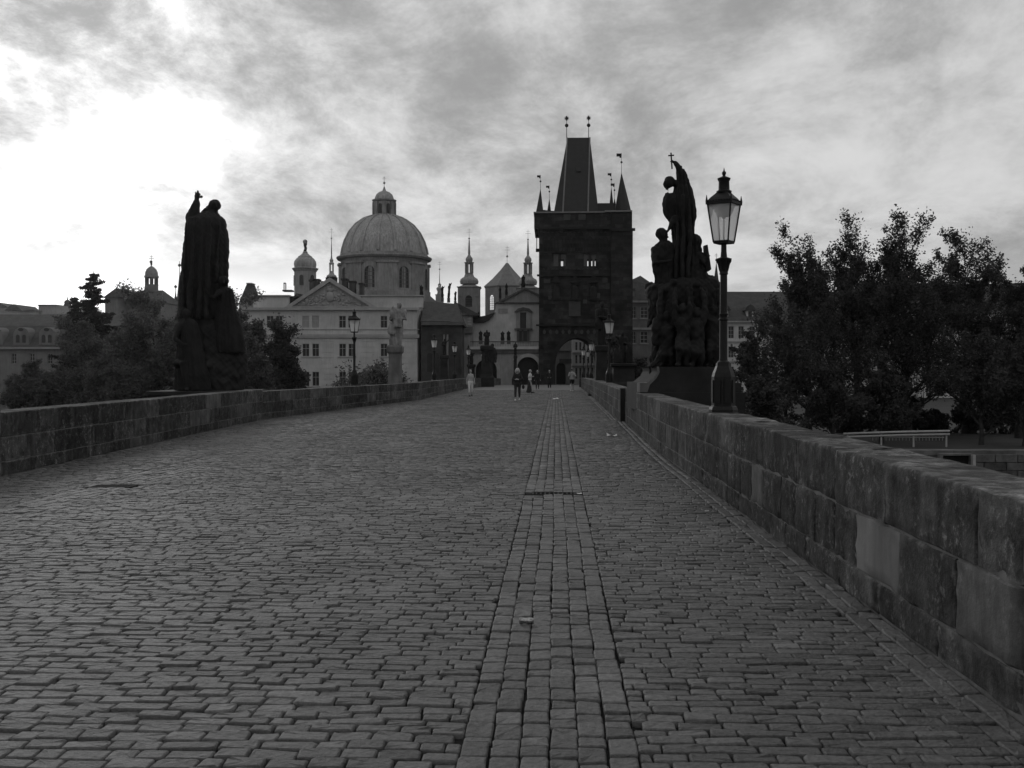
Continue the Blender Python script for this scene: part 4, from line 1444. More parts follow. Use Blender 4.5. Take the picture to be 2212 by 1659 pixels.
# ---- street fronts seen through the archway
YF = 205.0
F = Fr(YF, 'b6')
X, Z, q = F.X, F.Z, F.m
sf = thing('street_house', 'pale house front with tall windows seen through the gate arch', 'building', (X(620), YF, -1.3))
hl = []
for r_, (t, u) in enumerate(((860, 968), (1030, 1140), (1200, 1340))):
    for a in range(500, 900, 52):
        hl.append((X(a), X(a + 26), Z(u), Z(t)))
MB().wall(X(455), X(1000), -1.3, Z(700), YF, YF + 8, hl).build('house_front', M_PLASTER, sf)
for h in hl:
    window(sf, *h, YF, cols=2, rows=3)
for zt in (990, 1160):
    MB().box(X(455), X(1000), YF - .3, YF - .01, Z(zt + 14), Z(zt)).build('string_course', M_TRIM, sf)
YF2 = 192.0
F = Fr(YF2, 'b6')
X, Z = F.X, F.Z
sa = thing('arcade_house', 'dim house with a round arched doorway seen inside the gate arch', 'building', (X(370), YF2, -1.3))
MB().prism(rect(X(200), X(452), -1.3, Z(800)), YF2, YF2 + 6, [arch(X(250), X(372), -1.29, Z(1130))]).build('house_front', M_PLASTER2, sa)
MB().box(X(240), X(380), YF2 + 1.5, YF2 + 1.9, -1.3, Z(1120)).build('doorway', M_PANE, sa)
MB().box(X(200), X(455), YF2 - .4, YF2 - .01, Z(975), Z(958)).build('string_course', M_TRIM, sa)
MB().box(X(290), X(452), YF2 - .1, YF2 - .01, Z(1140), Z(1080)).build('dark_band', M_TRIMDARK, sa)

# ---- houses to the right of the tower
YR = 140.0
YH = 184.0                                                     # this house stands beyond the tower
F = Fr(YH, 'c5')
X, Z, q = F.X, F.Z, F.m
rh = thing('gabled_house', 'pale house with dark hipped roof between the gate tower and the saint group', 'building', (X(300), YH, -1.3))
hl = [(X(a), X(b), Z(u), Z(t)) for (a, b) in ((232, 258), (286, 330), (400, 444), (500, 544), (600, 644)) for (t, u) in ((987, 1055), (1135, 1205), (1290, 1370))]
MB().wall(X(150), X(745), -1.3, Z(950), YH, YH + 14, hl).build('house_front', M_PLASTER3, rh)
for h in hl:
    window(rh, *h, YH, rows=3)
    MB().box(h[0] - .15, h[1] + .15, YH - .15, YH - .01, h[2] - .2, h[2] - .03).build('window_sill', M_TRIM, rh)
MB().box(X(150), X(750), YH - .6, YH - .01, Z(962), Z(944)).build('eaves_cornice', M_TRIM, rh)
MB().box(X(150), X(750), YH - .25, YH - .01, Z(1125), Z(1112)).build('string_course', M_TRIM, rh)
MB().add([(X(140), YH - .8, Z(946)), (X(760), YH - .8, Z(946)), (X(760), YH + 15, Z(946)), (X(140), YH + 15, Z(946)), (X(310), YH + 6, Z(782)), (X(420), YH + 7, Z(850)), (X(760), YH + 7, Z(876)), (X(237), YH + 3, Z(820))],
         [(0, 1, 6, 5, 4, 7), (1, 2, 6), (2, 3, 4, 5, 6), (3, 0, 7, 4), (0, 3, 2, 1)]).build('roof', M_ROOF, rh)
dm = MB().box(X(237), X(250), YH - .3, YH + 2, Z(925), Z(890)).build('dormer', M_PLASTER3, rh)
MB().prism([(X(232), Z(890)), (X(255), Z(890)), (X(245), Z(870))], YH - .5, YH + 3).build('dormer_roof', M_ROOF, dm)

F = Fr(YR, 'c6')
X, Z, q = F.X, F.Z, F.m
lb = thing('long_house', 'long pale riverside house with dark roof and dormers behind the poplars', 'building', (X(400), YR, -2.4))
wc = [40, 100, 160, 226, 297, 365, 433, 500, 570, 640, 710, 780, 850, 920, 990]
hl = [(X(a), X(a + 33), Z(u), Z(t)) for a in wc for (t, u) in ((678, 750), (800, 866), (920, 990), (1040, 1110), (1170, 1260))]
MB().wall(X(28), X(1035), -2.4, Z(645), YR - .3, YR + 14, hl).build('house_front', M_PLASTER, lb)
for h in hl:
    window(lb, *h, YR - .3, rows=3)
MB().box(X(28), X(1040), YR - .9, YR - .31, Z(655), Z(642)).build('eaves_cornice', M_PLASTER, lb)
for zz in (765, 885):
    MB().box(X(28), X(1035), YR - .5, YR - .31, Z(zz + 10), Z(zz)).build('string_course', M_TRIM, lb)
MB().add([(X(24), YR - 1.1, Z(643)), (X(1045), YR - 1.1, Z(643)), (X(1045), YR + 6, Z(450)), (X(24), YR + 6, Z(450)), (X(1045), YR + 15, Z(643)), (X(24), YR + 15, Z(643))],
         [(0, 1, 2, 3), (3, 2, 4, 5), (1, 4, 2), (0, 3, 5), (0, 5, 4, 1)]).build('roof', M_ROOF, lb)
for c in (80, 230, 372, 520, 670, 820):
    d = MB().box(X(c - 20), X(c + 20), YR - .2, YR + 4, Z(625), Z(583)).build('dormer', M_PLASTER, lb)
    MB().box(X(c - 11), X(c + 11), YR - .27, YR - .21, Z(620), Z(588)).build('dormer_window', M_PANE, d)
    MB().prism([(X(c - 34), Z(583)), (X(c + 34), Z(583)), (X(c + 20), Z(558)), (X(c), Z(546)), (X(c - 20), Z(558))], YR - .5, YR + 5).build('dormer_roof', M_ROOF, d)

YR2 = 134.0
F = Fr(YR2, 'c6')
X, Z, q = F.X, F.Z, F.m
r2 = thing('corner_house', 'taller pale house with dark roof behind the right-hand poplars', 'building', (X(1450), YR2, -2.4))
wc = [1075, 1140, 1290, 1360, 1430, 1500, 1570, 1640, 1710, 1780, 1900, 1980]
hl = [(X(a), X(a + 34), Z(u), Z(t)) for a in wc for (t, u) in ((640, 720), (765, 840), (890, 970), (1020, 1100), (1170, 1270))]
MB().wall(X(1040), X(2150), -2.4, Z(585), YR2, YR2 + 14, hl).build('house_front', M_PLASTER, r2)
for h in hl:
    window(r2, *h, YR2, rows=3)
MB().box(X(1030), X(2150), YR2 - .6, YR2 - .01, Z(598), Z(583)).build('eaves_cornice', M_TRIM, r2)
for x in (1205, 1235, 1840):
    MB().box(X(x), X(x + 18), YR2 - .3, YR2 - .01, Z(1100), Z(600)).build('pilaster', M_PLASTER, r2)
MB().add([(X(1022), YR2 - .8, Z(585)), (X(1828), YR2 - .8, Z(585)), (X(1828), YR2 + 6, Z(400)), (X(1022), YR2 + 6, Z(402)), (X(1828), YR2 + 15, Z(585)), (X(1022), YR2 + 15, Z(585))],
         [(0, 1, 2, 3), (3, 2, 4, 5), (1, 4, 2), (0, 3, 5), (0, 5, 4, 1)]).build('roof', M_ROOF, r2)
MB().prism([(X(1830), Z(600)), (X(2150), Z(600)), (X(2150), Z(430)), (X(1905), Z(412)), (X(1838), Z(418))], YR2 + .5, YR2 + 12).build('stepped_gable', M_PLASTER, r2)
MB().box(X(1826), X(2150), YR2 + .2, YR2 + 12.2, Z(425), Z(416)).build('gable_coping', M_SLATE, r2)
ch = MB().box(X(1806), X(1843), YR2 + 4, YR2 + 6, Z(420), Z(378)).build('chimney', M_PLASTER, r2)
MB().prism([(X(1793), Z(380)), (X(1852), Z(380)), (X(1840), Z(368)), (X(1810), Z(368))], YR2 + 3.6, YR2 + 6.4).build('chimney_cap', M_ZINC, ch)

# small spire behind the saint group
YZ = 240.0
F = Fr(YZ, 'c5')
X, Z, q = F.X, F.Z, F.m
ssp = thing('roof_spire', 'small dark roof spire behind the tall lamp', 'spire', (X(740), YZ, -1.3))
MB().lathe([(15 * q, -1.3), (15 * q, Z(838)), (13 * q, Z(815)), (4 * q, Z(745)), (1 * q, Z(720))], X(740), YZ, 8).build('spire_cone', M_SLATE, ssp)
finial(ssp, F, 740, 665, 725, YZ, .14, M_STATUE, cross=True, at=.3)

# ---- left background
YL = 125.0
F = Fr(YL, 'b7')
X, Z, q = F.X, F.Z, F.m
ml = thing('mansard_house', 'house with a dark mansard roof and round-headed dormers at the left edge', 'building', (X(150), YL, -3.4))
hl = [(X(a), X(a + 38), Z(950), Z(868)) for a in (-180, -40, 93, 238, 380, 520)]
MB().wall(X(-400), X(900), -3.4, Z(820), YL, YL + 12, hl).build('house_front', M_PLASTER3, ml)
for h in hl:
    window(ml, *h, YL, rows=3)
MB().box(X(-400), X(910), YL - .5, YL - .01, Z(832), Z(812)).build('eaves_cornice', M_TRIM, ml)
MB().add([(X(-410), YL - .6, Z(814)), (X(910), YL - .6, Z(814)), (X(900), YL + 2.5, Z(640)), (X(-400), YL + 2.5, Z(640)), (X(890), YL + 7, Z(530)), (X(-390), YL + 7, Z(530)), (X(910), YL + 13, Z(814)), (X(-410), YL + 13, Z(814))],
         [(0, 1, 2, 3), (3, 2, 4, 5), (5, 4, 6, 7), (1, 6, 4, 2), (0, 3, 5, 7), (0, 7, 6, 1)]).build('mansard_roof', M_ROOF, ml)
for c in (-30, 180, 385, 590):
    d = MB().prism(arch(X(c - 62), X(c + 62), Z(798), Z(658)), YL - .3, YL + 5).build('dormer', M_PLASTER3, ml)
    for s in (-25, 25):
        MB().prism(arch(X(c + s - 14), X(c + s + 14), Z(782), Z(718)), YL - .36, YL - .31).build('dormer_window', M_PANE, d)
    o_ = [(X(c) + 22 * q * math.cos(t), Z(678) + 14 * q * math.sin(t)) for t in np.linspace(0, 2 * math.pi, 13)[:-1]]
    MB().prism(o_, YL - .36, YL - .31).build('round_window', M_PANE, d)

YV = 210.0
F = Fr(YV, 'b7')
X, Z, q = F.X, F.Z, F.m
lc = thing('lantern_church', 'church with hipped roofs and a small domed lantern topped by a cross, far left', 'church', (X(1140), YV, -1.3))
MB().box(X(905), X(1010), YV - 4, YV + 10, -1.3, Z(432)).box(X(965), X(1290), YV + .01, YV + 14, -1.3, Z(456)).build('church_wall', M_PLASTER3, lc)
MB().prism([(X(895), Z(434)), (X(1060), Z(434)), (X(1060), Z(378)), (X(1000), Z(358))], YV - 4.5, YV + 8).build('gable_roof', M_ROOF, lc)
MB().add([(X(955), YV - 1, Z(458)), (X(1300), YV - 1, Z(458)), (X(1300), YV + 15, Z(458)), (X(955), YV + 15, Z(458)), (X(1065), YV + 5, Z(350)), (X(1240), YV + 5, Z(348))],
         [(0, 1, 5, 4), (1, 2, 5), (2, 3, 4, 5), (3, 0, 4), (0, 3, 2, 1)]).build('hipped_roof', M_ROOF, lc)
yy = YV + 5
MB().lathe([(53 * q, Z(360)), (53 * q, Z(306)), (56 * q, Z(303)), (50 * q, Z(302))], X(1148), yy, 12).build('lantern_base', M_PLASTER3, lc, 40)
for i in range(8):
    a = R(10 + 45 * i)
    MB().tube([(X(1148) + 46 * q * math.cos(a), yy + 46 * q * math.sin(a), Z(303)), (X(1148) + 46 * q * math.cos(a), yy + 46 * q * math.sin(a), Z(246))], 6.5 * q, 6).build('lantern_post', M_TRIMDARK, lc)
MB().lathe([(50 * q, Z(248)), (57 * q, Z(244)), (57 * q, Z(230)), (51 * q, Z(228)), (50 * q, Z(205)), (40 * q, Z(178)), (20 * q, Z(158)), (5 * q, Z(150)), (3 * q, Z(140))], X(1148), yy, 16).build('dome_cap', M_ZINC, lc, 50)
finial(lc, F, 1147, 58, 150, yy, .13, M_STATUE, cross=True, at=.2)

FS = Fr(380.0, 'b7')
for n_, (a, b, t, sh, lab) in enumerate(((1213, 14, 150, 128, 'thin dark church spire just right of the domed lantern'), (1440, 16, 235, 130, 'thin dark church spire emerging left of the tall robed statue'), (1408, 7, 375, 315, 'lowest small spire beside the tall robed statue'))):
    sp = thing('church_spire', lab, 'spire', (FS.X(a), 380, -1.3), 'distant gothic spires')
    MB().lathe([(FS.m * b * 1.5, -1.3), (FS.m * b * 1.4, FS.Z(420)), (FS.m * b, FS.Z(370) if n_ < 2 else FS.Z(410)), (FS.m * 2.5, FS.Z(t))], FS.X(a), 380, 6).build('spire_cone', M_SLATE, sp)
    finial(sp, FS, a, sh, t + 4, 380, .3, M_STATUE, at=.7)

F = Fr(158.0, 'c2')
X, Z, q = F.X, F.Z, F.m
tt = thing('roof_turret', 'dark truncated roof turret at the left end of the palace roof', 'turret', (X(197), 158, -1.3))
MB().frustum((X(150), X(240), 156, 162, Z(960)), (X(180), X(214), 158.2, 160, Z(823))).build('turret_roof', M_SLATE, tt)
MB().box(X(150), X(240), 156, 162, -6, Z(960) - .01).build('turret_wall', M_PLASTER2, tt)
MB().box(X(176), X(217), 158, 160.2, Z(823) + .004, Z(818)).build('turret_cap', M_ZINC, tt)

# far roofs on the left skyline
F = Fr(300.0, 'b7')
X, Z, q = F.X, F.Z, F.m
for k, (x0, x1, ye, yr, lab) in enumerate(((-60, 60, 500, 462, 'far dark roof at the left picture edge'), (60, 175, 525, 475, 'far dark gable roof on the left skyline'), (165, 330, 530, 518, 'far low flat roof on the left skyline'))):
    t = thing('distant_house', lab, 'house', (X((x0 + x1) / 2), 300, -1.3), 'roofs on the left skyline')
    MB().box(X(x0), X(x1), 300, 312, -1.3, Z(ye)).build('house_wall', M_PLASTER2, t)
    MB().prism([(X(x0) - .5, Z(ye)), (X(x1) + .5, Z(ye)), (X(x1 - (x1 - x0) * .42), Z(yr)), (X(x0 + (x1 - x0) * .35), Z(yr))], 299.5, 312.5).build('roof', M_ROOF, t)
t = thing('distant_hall', 'far flat-topped hall with a little onion turret on the left skyline', 'building', (X(400), 300, -1.3), 'roofs on the left skyline')
MB().box(X(312), X(500), 300, 320, -1.3, Z(485)).build('hall_wall', M_PLASTER2, t)
MB().box(X(308), X(465), 299.5, 320.5, Z(485), Z(478)).build('hall_roof', M_ROOF, t)
MB().lathe([(30 * q, Z(500)), (30 * q, Z(470)), (24 * q, Z(462)), (27 * q, Z(448)), (18 * q, Z(436)), (5 * q, Z(428)), (2 * q, Z(405))], X(485), 305, 10).build('onion_turret', M_ROOF, t, 50)

# ------------------------------------------------------------------ sculpture: solid pieces fused into one skin
class Clay(MB):
    def loft(s, secs, n=18):
        """secs = [(cx, cy, z, rx, ry)] bottom to top"""
        v, f = [], []
        for (cx, cy, z, rx, ry) in secs:
            for i in range(n):
                a = 2 * math.pi * i / n
                v.append((cx + rx * math.cos(a), cy + ry * math.sin(a), z))
        for j in range(len(secs) - 1):
            for i in range(n):
                k = (i + 1) % n
                f.append((j * n + i, j * n + k, (j + 1) * n + k, (j + 1) * n + i))
        f.append(tuple(range(n - 1, -1, -1)))
        m = (len(secs) - 1) * n
        f.append(tuple(m + i for i in range(n)))
        if secs[0][2] > secs[-1][2]:
            f = [tuple(reversed(q)) for q in f]
        return s.add(v, f)

    def limb(s, pts, rad, n=12):
        """tapered limb with rounded ends"""
        pts = [Vector(p) for p in pts]
        d0 = (pts[0] - pts[1]).normalized()
        d1 = (pts[-1] - pts[-2]).normalized()
        r0, r1 = rad[0], rad[-1]
        P = [pts[0] + d0 * r0 * .95, pts[0] + d0 * r0 * .6] + pts + [pts[-1] + d1 * r1 * .6, pts[-1] + d1 * r1 * .95]
        Rr = [r0 * .3, r0 * .8] + list(rad) + [r1 * .8, r1 * .3]
        return s.tube(P, Rr, n)

    def ell(s, c, r, tilt=0.0, yaw=0.0, n=14, m=10):
        t = MB().ball((0, 0, 0), 1.0, n, m)
        t.xform(Matrix.Translation(c) @ Matrix.Rotation(yaw, 4, 'Z') @ Matrix.Rotation(tilt, 4, 'Y') @ Matrix.Diagonal((r[0], r[1], r[2], 1)))
        return s.add(t.v, t.f)

    def fuse(s, name, voxel, material, parent, fold=0.0, fscale=9.0, rough=0.0, axis=None, seed=0, smooth=2, **kw):
        org = ORG[parent.name] if parent is not None else Vector((0, 0, 0))
        me = s.mesh('tmp')
        o = bpy.data.objects.new('tmp', me)
        COL.objects.link(o)
        md = o.modifiers.new('r', 'REMESH'); md.mode = 'VOXEL'; md.voxel_size = voxel
        if smooth:
            sm = o.modifiers.new('s', 'SMOOTH'); sm.iterations = smooth; sm.factor = .5
        dg = bpy.context.evaluated_depsgraph_get()
        res = bpy.data.meshes.new_from_object(o.evaluated_get(dg))
        bpy.data.objects.remove(o)
        bpy.data.meshes.remove(me)
        n = len(res.vertices)
        co = np.empty(n * 3, np.float32); res.vertices.foreach_get('co', co); co = co.reshape(-1, 3)
        no = np.empty(n * 3, np.float32); res.vertices.foreach_get('normal', no); no = no.reshape(-1, 3)
        if fold or rough:
            x, y, z = co.T.astype(float)
            ax, ay = axis if axis else (x.mean(), y.mean())
            th = np.arctan2(y - ay, x - ax)
            w = np.sin(fscale * th + 1.3 * np.sin(1.7 * z + seed) + .8 * np.sin(4.1 * z + 2 * th + seed)) * .6
            w += .4 * np.sin(fscale * 1.9 * th + 2.1 * np.sin(1.1 * z + seed * 2) + 1.5 * z)
            w = np.sign(w) * np.abs(w) ** .8
            d = fold * w * (1 - np.abs(no[:, 2]) * .7)
            d += rough * (np.sin(x * 7.1 + z * 5.3 + seed) * np.sin(z * 6.7 - y * 5.9) + .6 * np.sin(x * 15 + y * 13 + seed) * np.sin(z * 17 + 1))
            if rough:
                d += rough * .8 * (np.abs(np.sin(x * 9.3 + 2.1 * np.sin(z * 4.7 + seed) + y * 6.1)) ** .5 - .7) + rough * .5 * np.sin(x * 31 + seed) * np.sin(y * 29 + z * 33)
            co = co + no * d[:, None]
        co = co - np.array(org, np.float32)[None]
        res.vertices.foreach_set('co', co.astype(np.float32).ravel())
        res.polygons.foreach_set('use_smooth', np.ones(len(res.polygons), bool))
        res.update()
        res.name = name
        ob = link_mesh(name, res, parent, material)
        return tag(ob, **kw) if kw else ob


def outline_loft(F, rows, Y, depth=.62, dy=0.0):
    """figure section table: (height, left edge, right edge) as sighted, given real depth"""
    out = []
    for r in rows:
        y, a, b = r[:3]
        k = r[3] if len(r) > 3 else depth
        rx = (F.X(b) - F.X(a)) / 2
        out.append(((F.X(a) + F.X(b)) / 2, Y + dy, F.Z(y), rx, max(rx * k, .02)))
    return list(reversed(out))


def hand(c, palm, d, side, r, fingers=(1, 1, 1, 1), L=1.0, thumb=None):
    """palm and five fingers. palm centre, d = direction of the fingers, side = across the palm"""
    p, d, side = Vector(palm), Vector(d).normalized(), Vector(side).normalized()
    nrm = d.cross(side)
    c.limb([p - d * r * .7, p + d * r * .6], [r * .75, r * .85], 10)
    c.limb([p - d * r * .4 + side * r * .45, p + d * r * .6 + side * r * .55], [r * .45, r * .45], 8)
    c.limb([p - d * r * .4 - side * r * .45, p + d * r * .6 - side * r * .55], [r * .45, r * .45], 8)
    for i, ext in enumerate(fingers):
        o = (i - 1.5) / 1.5
        b = p + d * r * .9 + side * r * o * .78
        ln = r * L * (1.45, 1.7, 1.6, 1.2)[i]
        if ext > .5:
            e = b + d * ln * .5 + side * o * r * .1 + nrm * r * .12
            t = e + d * ln * .5 * ext + nrm * r * .15
        else:
            e = b + d * ln * .35 + nrm * r * .35
            t = b + d * ln * .05 + nrm * r * .8
        c.limb([b - d * r * .3, b, e, t], [r * .27, r * .27, r * .24, r * .2], 8)
    tb = p - d * r * .3 + side * r * .75
    td = thumb or (side * .9 + d * .55)
    td = Vector(td).normalized()
    c.limb([tb, tb + td * r * .8, tb + td * r * 1.35 + d * r * .2], [r * .32, r * .28, r * .22], 8)


# ---- S1: tall robed statue with raised hand, left
YS1 = 34.4
F = Fr(YS1, 'd3')
X, Z, q = F.X, F.Z, F.m


def P1(x, y, dy=0.0):
    return (X(x), YS1 + dy, Z(y))


def rr(*a):
    return [v * q for v in a]


s1 = thing('robed_statue', 'tall black statue of a robed saint raising one hand, left parapet', 'statue', (X(290), YS1, 0.0), 'statues along the bridge')
c = Clay()
c.loft(outline_loft(F, [(232, 236, 330, .6), (248, 190, 345, .6), (262, 150, 362, .6), (285, 104, 388, .6), (320, 95, 400, .6), (380, 92, 409, .6), (450, 86, 421, .6), (540, 76, 425, .58), (640, 64, 420, .58), (720, 52, 416, .58), (800, 42, 410, .58), (900, 32, 405, .55), (1040, 26, 400, .55), (1060, 60, 380, .5)], YS1, .55), 30)
c.limb([P1(150, 310), P1(153, 262), P1(164, 222, -.05), P1(180, 180, -.1), P1(190, 148, -.12)], rr(54, 50, 42, 27, 17))      # raised arm in a wide sleeve
c.limb([P1(325, 285), P1(308, 240), P1(310, 205)], rr(46, 32, 28))                                                            # neck
c.limb([P1(222, 262, .08), P1(258, 218, .1), P1(292, 182, .1)], rr(28, 26, 24))                                               # hood falling from the head
c.ell(P1(320, 180), (41 * q, 45 * q, 44 * q))
c.limb([P1(340, 196, -.03), P1(335, 222, -.05)], rr(15, 10))
hand(c, P1(192, 124, -.12), (.08, -.05, 1), (1, 0, .1), 19 * q, (1, .2, .2, .2), 1.0, thumb=(.95, -.1, .5))
c.limb([P1(192, 112, -.12), P1(199, 92, -.13), P1(200, 74, -.13)], rr(8, 7, 6), 8)
c.limb([P1(206, 126, -.12), P1(222, 128, -.13), P1(232, 119, -.13)], rr(7.5, 6.5, 5), 8)
for xo, top, bot, rad, dy in ((130, 330, 1000, 13, -.48), (190, 300, 1030, 15, -.62), (262, 330, 1040, 14, -.66), (318, 300, 1040, 15, -.6), (372, 340, 760, 13, -.42)):
    c.limb([P1(xo, top, dy * .8), P1(xo - 10, (top + bot) / 2, dy), P1(xo - 24, bot, dy)], rr(rad * .5, rad, rad * 1.4))          # deep folds of the cope
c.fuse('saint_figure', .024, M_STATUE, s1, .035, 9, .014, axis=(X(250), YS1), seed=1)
c = Clay()                                                     # kneeling supplicant at his side
c.loft(outline_loft(F, [(795, 396, 428, .9), (815, 382, 446), (835, 366, 472), (880, 360, 478), (930, 352, 484), (1010, 345, 512), (1120, 338, 545), (1220, 332, 560), (1290, 330, 566), (1310, 340, 560)], YS1 - .35, .55), 22)
c.ell(P1(411, 764, -.4), rr(33, 33, 38))
c.limb([P1(408, 790, -.35), P1(410, 830, -.35)], rr(18, 26))
c.limb([P1(450, 845, -.35), P1(474, 838, -.4), P1(477, 820, -.4)], rr(20, 11, 4))
c.limb([P1(385, 850, -.5), P1(345, 900, -.65), P1(302, 862, -.68)], rr(24, 18, 12))
hand(c, P1(295, 850, -.68), (-.4, 0, 1), (1, .2, 0), 11 * q)
c.fuse('kneeling_figure', .026, M_STATUE, s1, .035, 8, .01, axis=(X(430), YS1 - .35), seed=3)
c = Clay()                                                     # crouching figure in front, lower left
c.loft(outline_loft(F, [(1050, 130, 190), (1085, 100, 235), (1160, 92, 260), (1280, 84, 275), (1380, 74, 290), (1480, 62, 320), (1590, 60, 330)], YS1 - .75, .6), 22)
c.ell(P1(160, 1015, -.85), rr(29, 30, 35))
c.limb([P1(160, 1040, -.8), P1(165, 1080, -.8)], rr(18, 26))
c.limb([P1(108, 1110, -.9), P1(92, 1210, -1.1), P1(160, 1250, -1.2)], rr(25, 19, 13))
hand(c, P1(172, 1255, -1.2), (1, -.1, .1), (0, .2, 1), 12 * q)
c.limb([P1(95, 1395, -.9), P1(165, 1385, -1.25), P1(190, 1560, -1.15)], rr(36, 30, 20))
c.limb([P1(188, 1575, -1.15), P1(200, 1585, -1.35)], rr(16, 11))
c.fuse('crouching_figure', .028, M_STATUE, s1, .03, 8, .01, axis=(X(170), YS1 - .75), seed=5)
c = Clay()
c.loft(outline_loft(F, [(1040, 30, 400, .6), (1100, 40, 470, .6), (1240, 38, 540, .6), (1400, 34, 556, .6), (1520, 44, 535, .6), (1600, 30, 520, .6), (1680, 26, 530, .6), (1900, 26, 530, .6)], YS1 + .1, .6), 24)
for k in range(26):
    a_ = rnd.uniform(0, 6.28)
    yv = rnd.uniform(1120, 1600)
    c.ell((X(290) + math.cos(a_) * 215 * q, YS1 + .1 + math.sin(a_) * 140 * q, Z(yv)), rr(rnd.uniform(24, 48), rnd.uniform(24, 44), rnd.uniform(20, 44)))
c.fuse('rocky_pedestal', .04, M_PEDEST, s1, .02, 7, .03, seed=2)
MB().box(X(-60), X(600), YS1 - 1.7, YS1 + 1.8, -1.25, .80).build('pedestal_base', M_PEDEST, s1)
MB().box(X(-75), X(615), YS1 - 1.8, YS1 + 1.9, .801, .92).build('pedestal_slab', M_PEDEST, s1)

# ---- S2: saint holding up a crucifix over kneeling figures, right
YS2 = 27.0
F = Fr(YS2, 'd4')
X, Z, q = F.X, F.Z, F.m


def P2(x, y, dy=0.0):
    return (X(x), YS2 + dy, Z(y))


s2 = thing('saint_group', 'black statue group with a saint lifting a crucifix beside the tall lamp', 'statue', (X(330), YS2, 0.0), 'statues along the bridge')
c = Clay()
c.loft(outline_loft(F, [(200, 330, 368, .8), (235, 312, 388, .7), (280, 296, 406, .65), (340, 288, 422, .62), (400, 278, 430, .6), (450, 272, 429, .6), (500, 276, 420, .62), (560, 288, 412, .65), (620, 288, 410, .65), (700, 285, 418, .65), (845, 280, 430, .65)], YS2, .6), 28)
c.limb([P2(352, 240), P2(338, 190, -.03), P2(318, 150, -.06), P2(298, 126, -.08)], rr(36, 26, 17, 11))      # raised arm
c.limb([P2(330, 262), P2(312, 250), P2(292, 246)], rr(30, 22, 18))                                            # neck bent forward
c.ell(P2(266, 241, -.04), rr(34, 32, 37), .3)
c.limb([P2(242, 252, -.05), P2(240, 268, -.05)], rr(15, 9))                                                  # bearded chin
c.limb([P2(255, 272, -.05), P2(248, 284, -.05)], rr(12, 6))
c.ell(P2(247, 314, -.08), rr(13, 13, 12))                                                                    # child's head in his arm
c.limb([P2(258, 300, -.06), P2(262, 286, -.06)], rr(5, 4), 8)
c.loft(outline_loft(F, [(308, 240, 300), (330, 232, 304), (370, 224, 310), (410, 230, 310), (445, 243, 310), (472, 262, 310), (490, 276, 305)], YS2 - .06, .8), 18)
hand(c, P2(286, 122, -.08), (-.8, 0, .35), (.2, .9, .2), 11 * q, (.4, .4, .4, .4))
c.limb([P2(296, 470, -.2), P2(272, 498, -.25), P2(256, 530, -.28)], rr(24, 16, 10))
hand(c, P2(250, 540, -.28), (-.6, 0, -.5), (0, 1, 0), 9 * q, (.4, 1, 1, 1))
for xo, top, bot, rad, dy in ((300, 360, 820, 10, -.34), (335, 330, 830, 12, -.42), (372, 330, 830, 11, -.40), (400, 350, 560, 10, -.3)):
    c.limb([P2(xo, top, dy * .8), P2(xo + 4, (top + bot) / 2, dy), P2(xo - 6, bot, dy)], rr(rad * .5, rad, rad * 1.3))
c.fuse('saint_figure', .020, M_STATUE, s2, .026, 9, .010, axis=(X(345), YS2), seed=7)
cr = MB().box(X(277) - .016, X(277) + .016, YS2 - .13, YS2 - .09, Z(165), Z(68))
cr.box(X(260), X(294), YS2 - .128, YS2 - .092, Z(88), Z(81))
cr.xform(Matrix.Translation((X(277), YS2, Z(120))) @ Matrix.Rotation(R(-4), 4, 'Y') @ Matrix.Translation((-X(277), -YS2, -Z(120))))
cr.build('crucifix', M_STATUE, s2)
c = Clay()                                                     # boy looking up, left
c.loft(outline_loft(F, [(602, 200, 258, .8), (618, 176, 284), (640, 156, 288), (690, 151, 292), (740, 158, 288), (800, 172, 288), (860, 176, 300)], YS2 - .2, .75), 18)
c.ell(P2(215, 553, -.2), rr(33, 32, 37), -.2)
c.limb([P2(240, 566, -.2), P2(252, 574, -.2)], rr(10, 5))
c.limb([P2(220, 580, -.2), P2(228, 615, -.2)], rr(20, 26))
c.limb([P2(172, 650, -.32), P2(164, 740, -.5), P2(235, 730, -.62)], rr(20, 16, 11))
hand(c, P2(246, 726, -.62), (1, 0, .2), (0, .2, 1), 10 * q)
c.fuse('looking_up_figure', .022, M_STATUE, s2, .024, 8, .015, axis=(X(225), YS2 - .2), seed=8)
c = Clay()                                                     # kneeling figure with a book, right
c.loft(outline_loft(F, [(620, 372, 440, .8), (640, 360, 456), (680, 355, 466), (740, 350, 474), (800, 345, 500), (850, 340, 520)], YS2 - .12, .8), 18)
c.ell(P2(412, 594, -.18), rr(38, 36, 40), .4)
c.limb([P2(420, 620, -.15), P2(412, 650, -.15)], rr(30, 34))
c.limb([P2(445, 680, -.25), P2(468, 740, -.45), P2(480, 700, -.38)], rr(18, 14, 9))
hand(c, P2(482, 692, -.36), (.1, .3, 1), (1, 0, 0), 9 * q)
c.fuse('kneeling_figure', .022, M_STATUE, s2, .026, 8, .015, axis=(X(410), YS2 - .12), seed=9)
MB().prism([(X(465), Z(628)), (X(483), Z(624)), (X(505), Z(770)), (X(492), Z(780)), (X(474), Z(776))], YS2 - .36, YS2 - .12).build('book', M_STATUE, s2)
c = Clay()                                                     # bearers under the platform
c.loft(outline_loft(F, [(790, 478, 492, .6), (806, 440, 530, .7), (826, 200, 560, .6), (842, 178, 572, .6), (862, 136, 576, .6), (900, 128, 577, .6), (960, 138, 574, .6), (1020, 158, 570, .6), (1060, 178, 562, .6), (1100, 176, 556, .6), (1200, 172, 560, .6), (1260, 182, 565, .6), (1345, 178, 572, .62)], YS2, .6), 30)
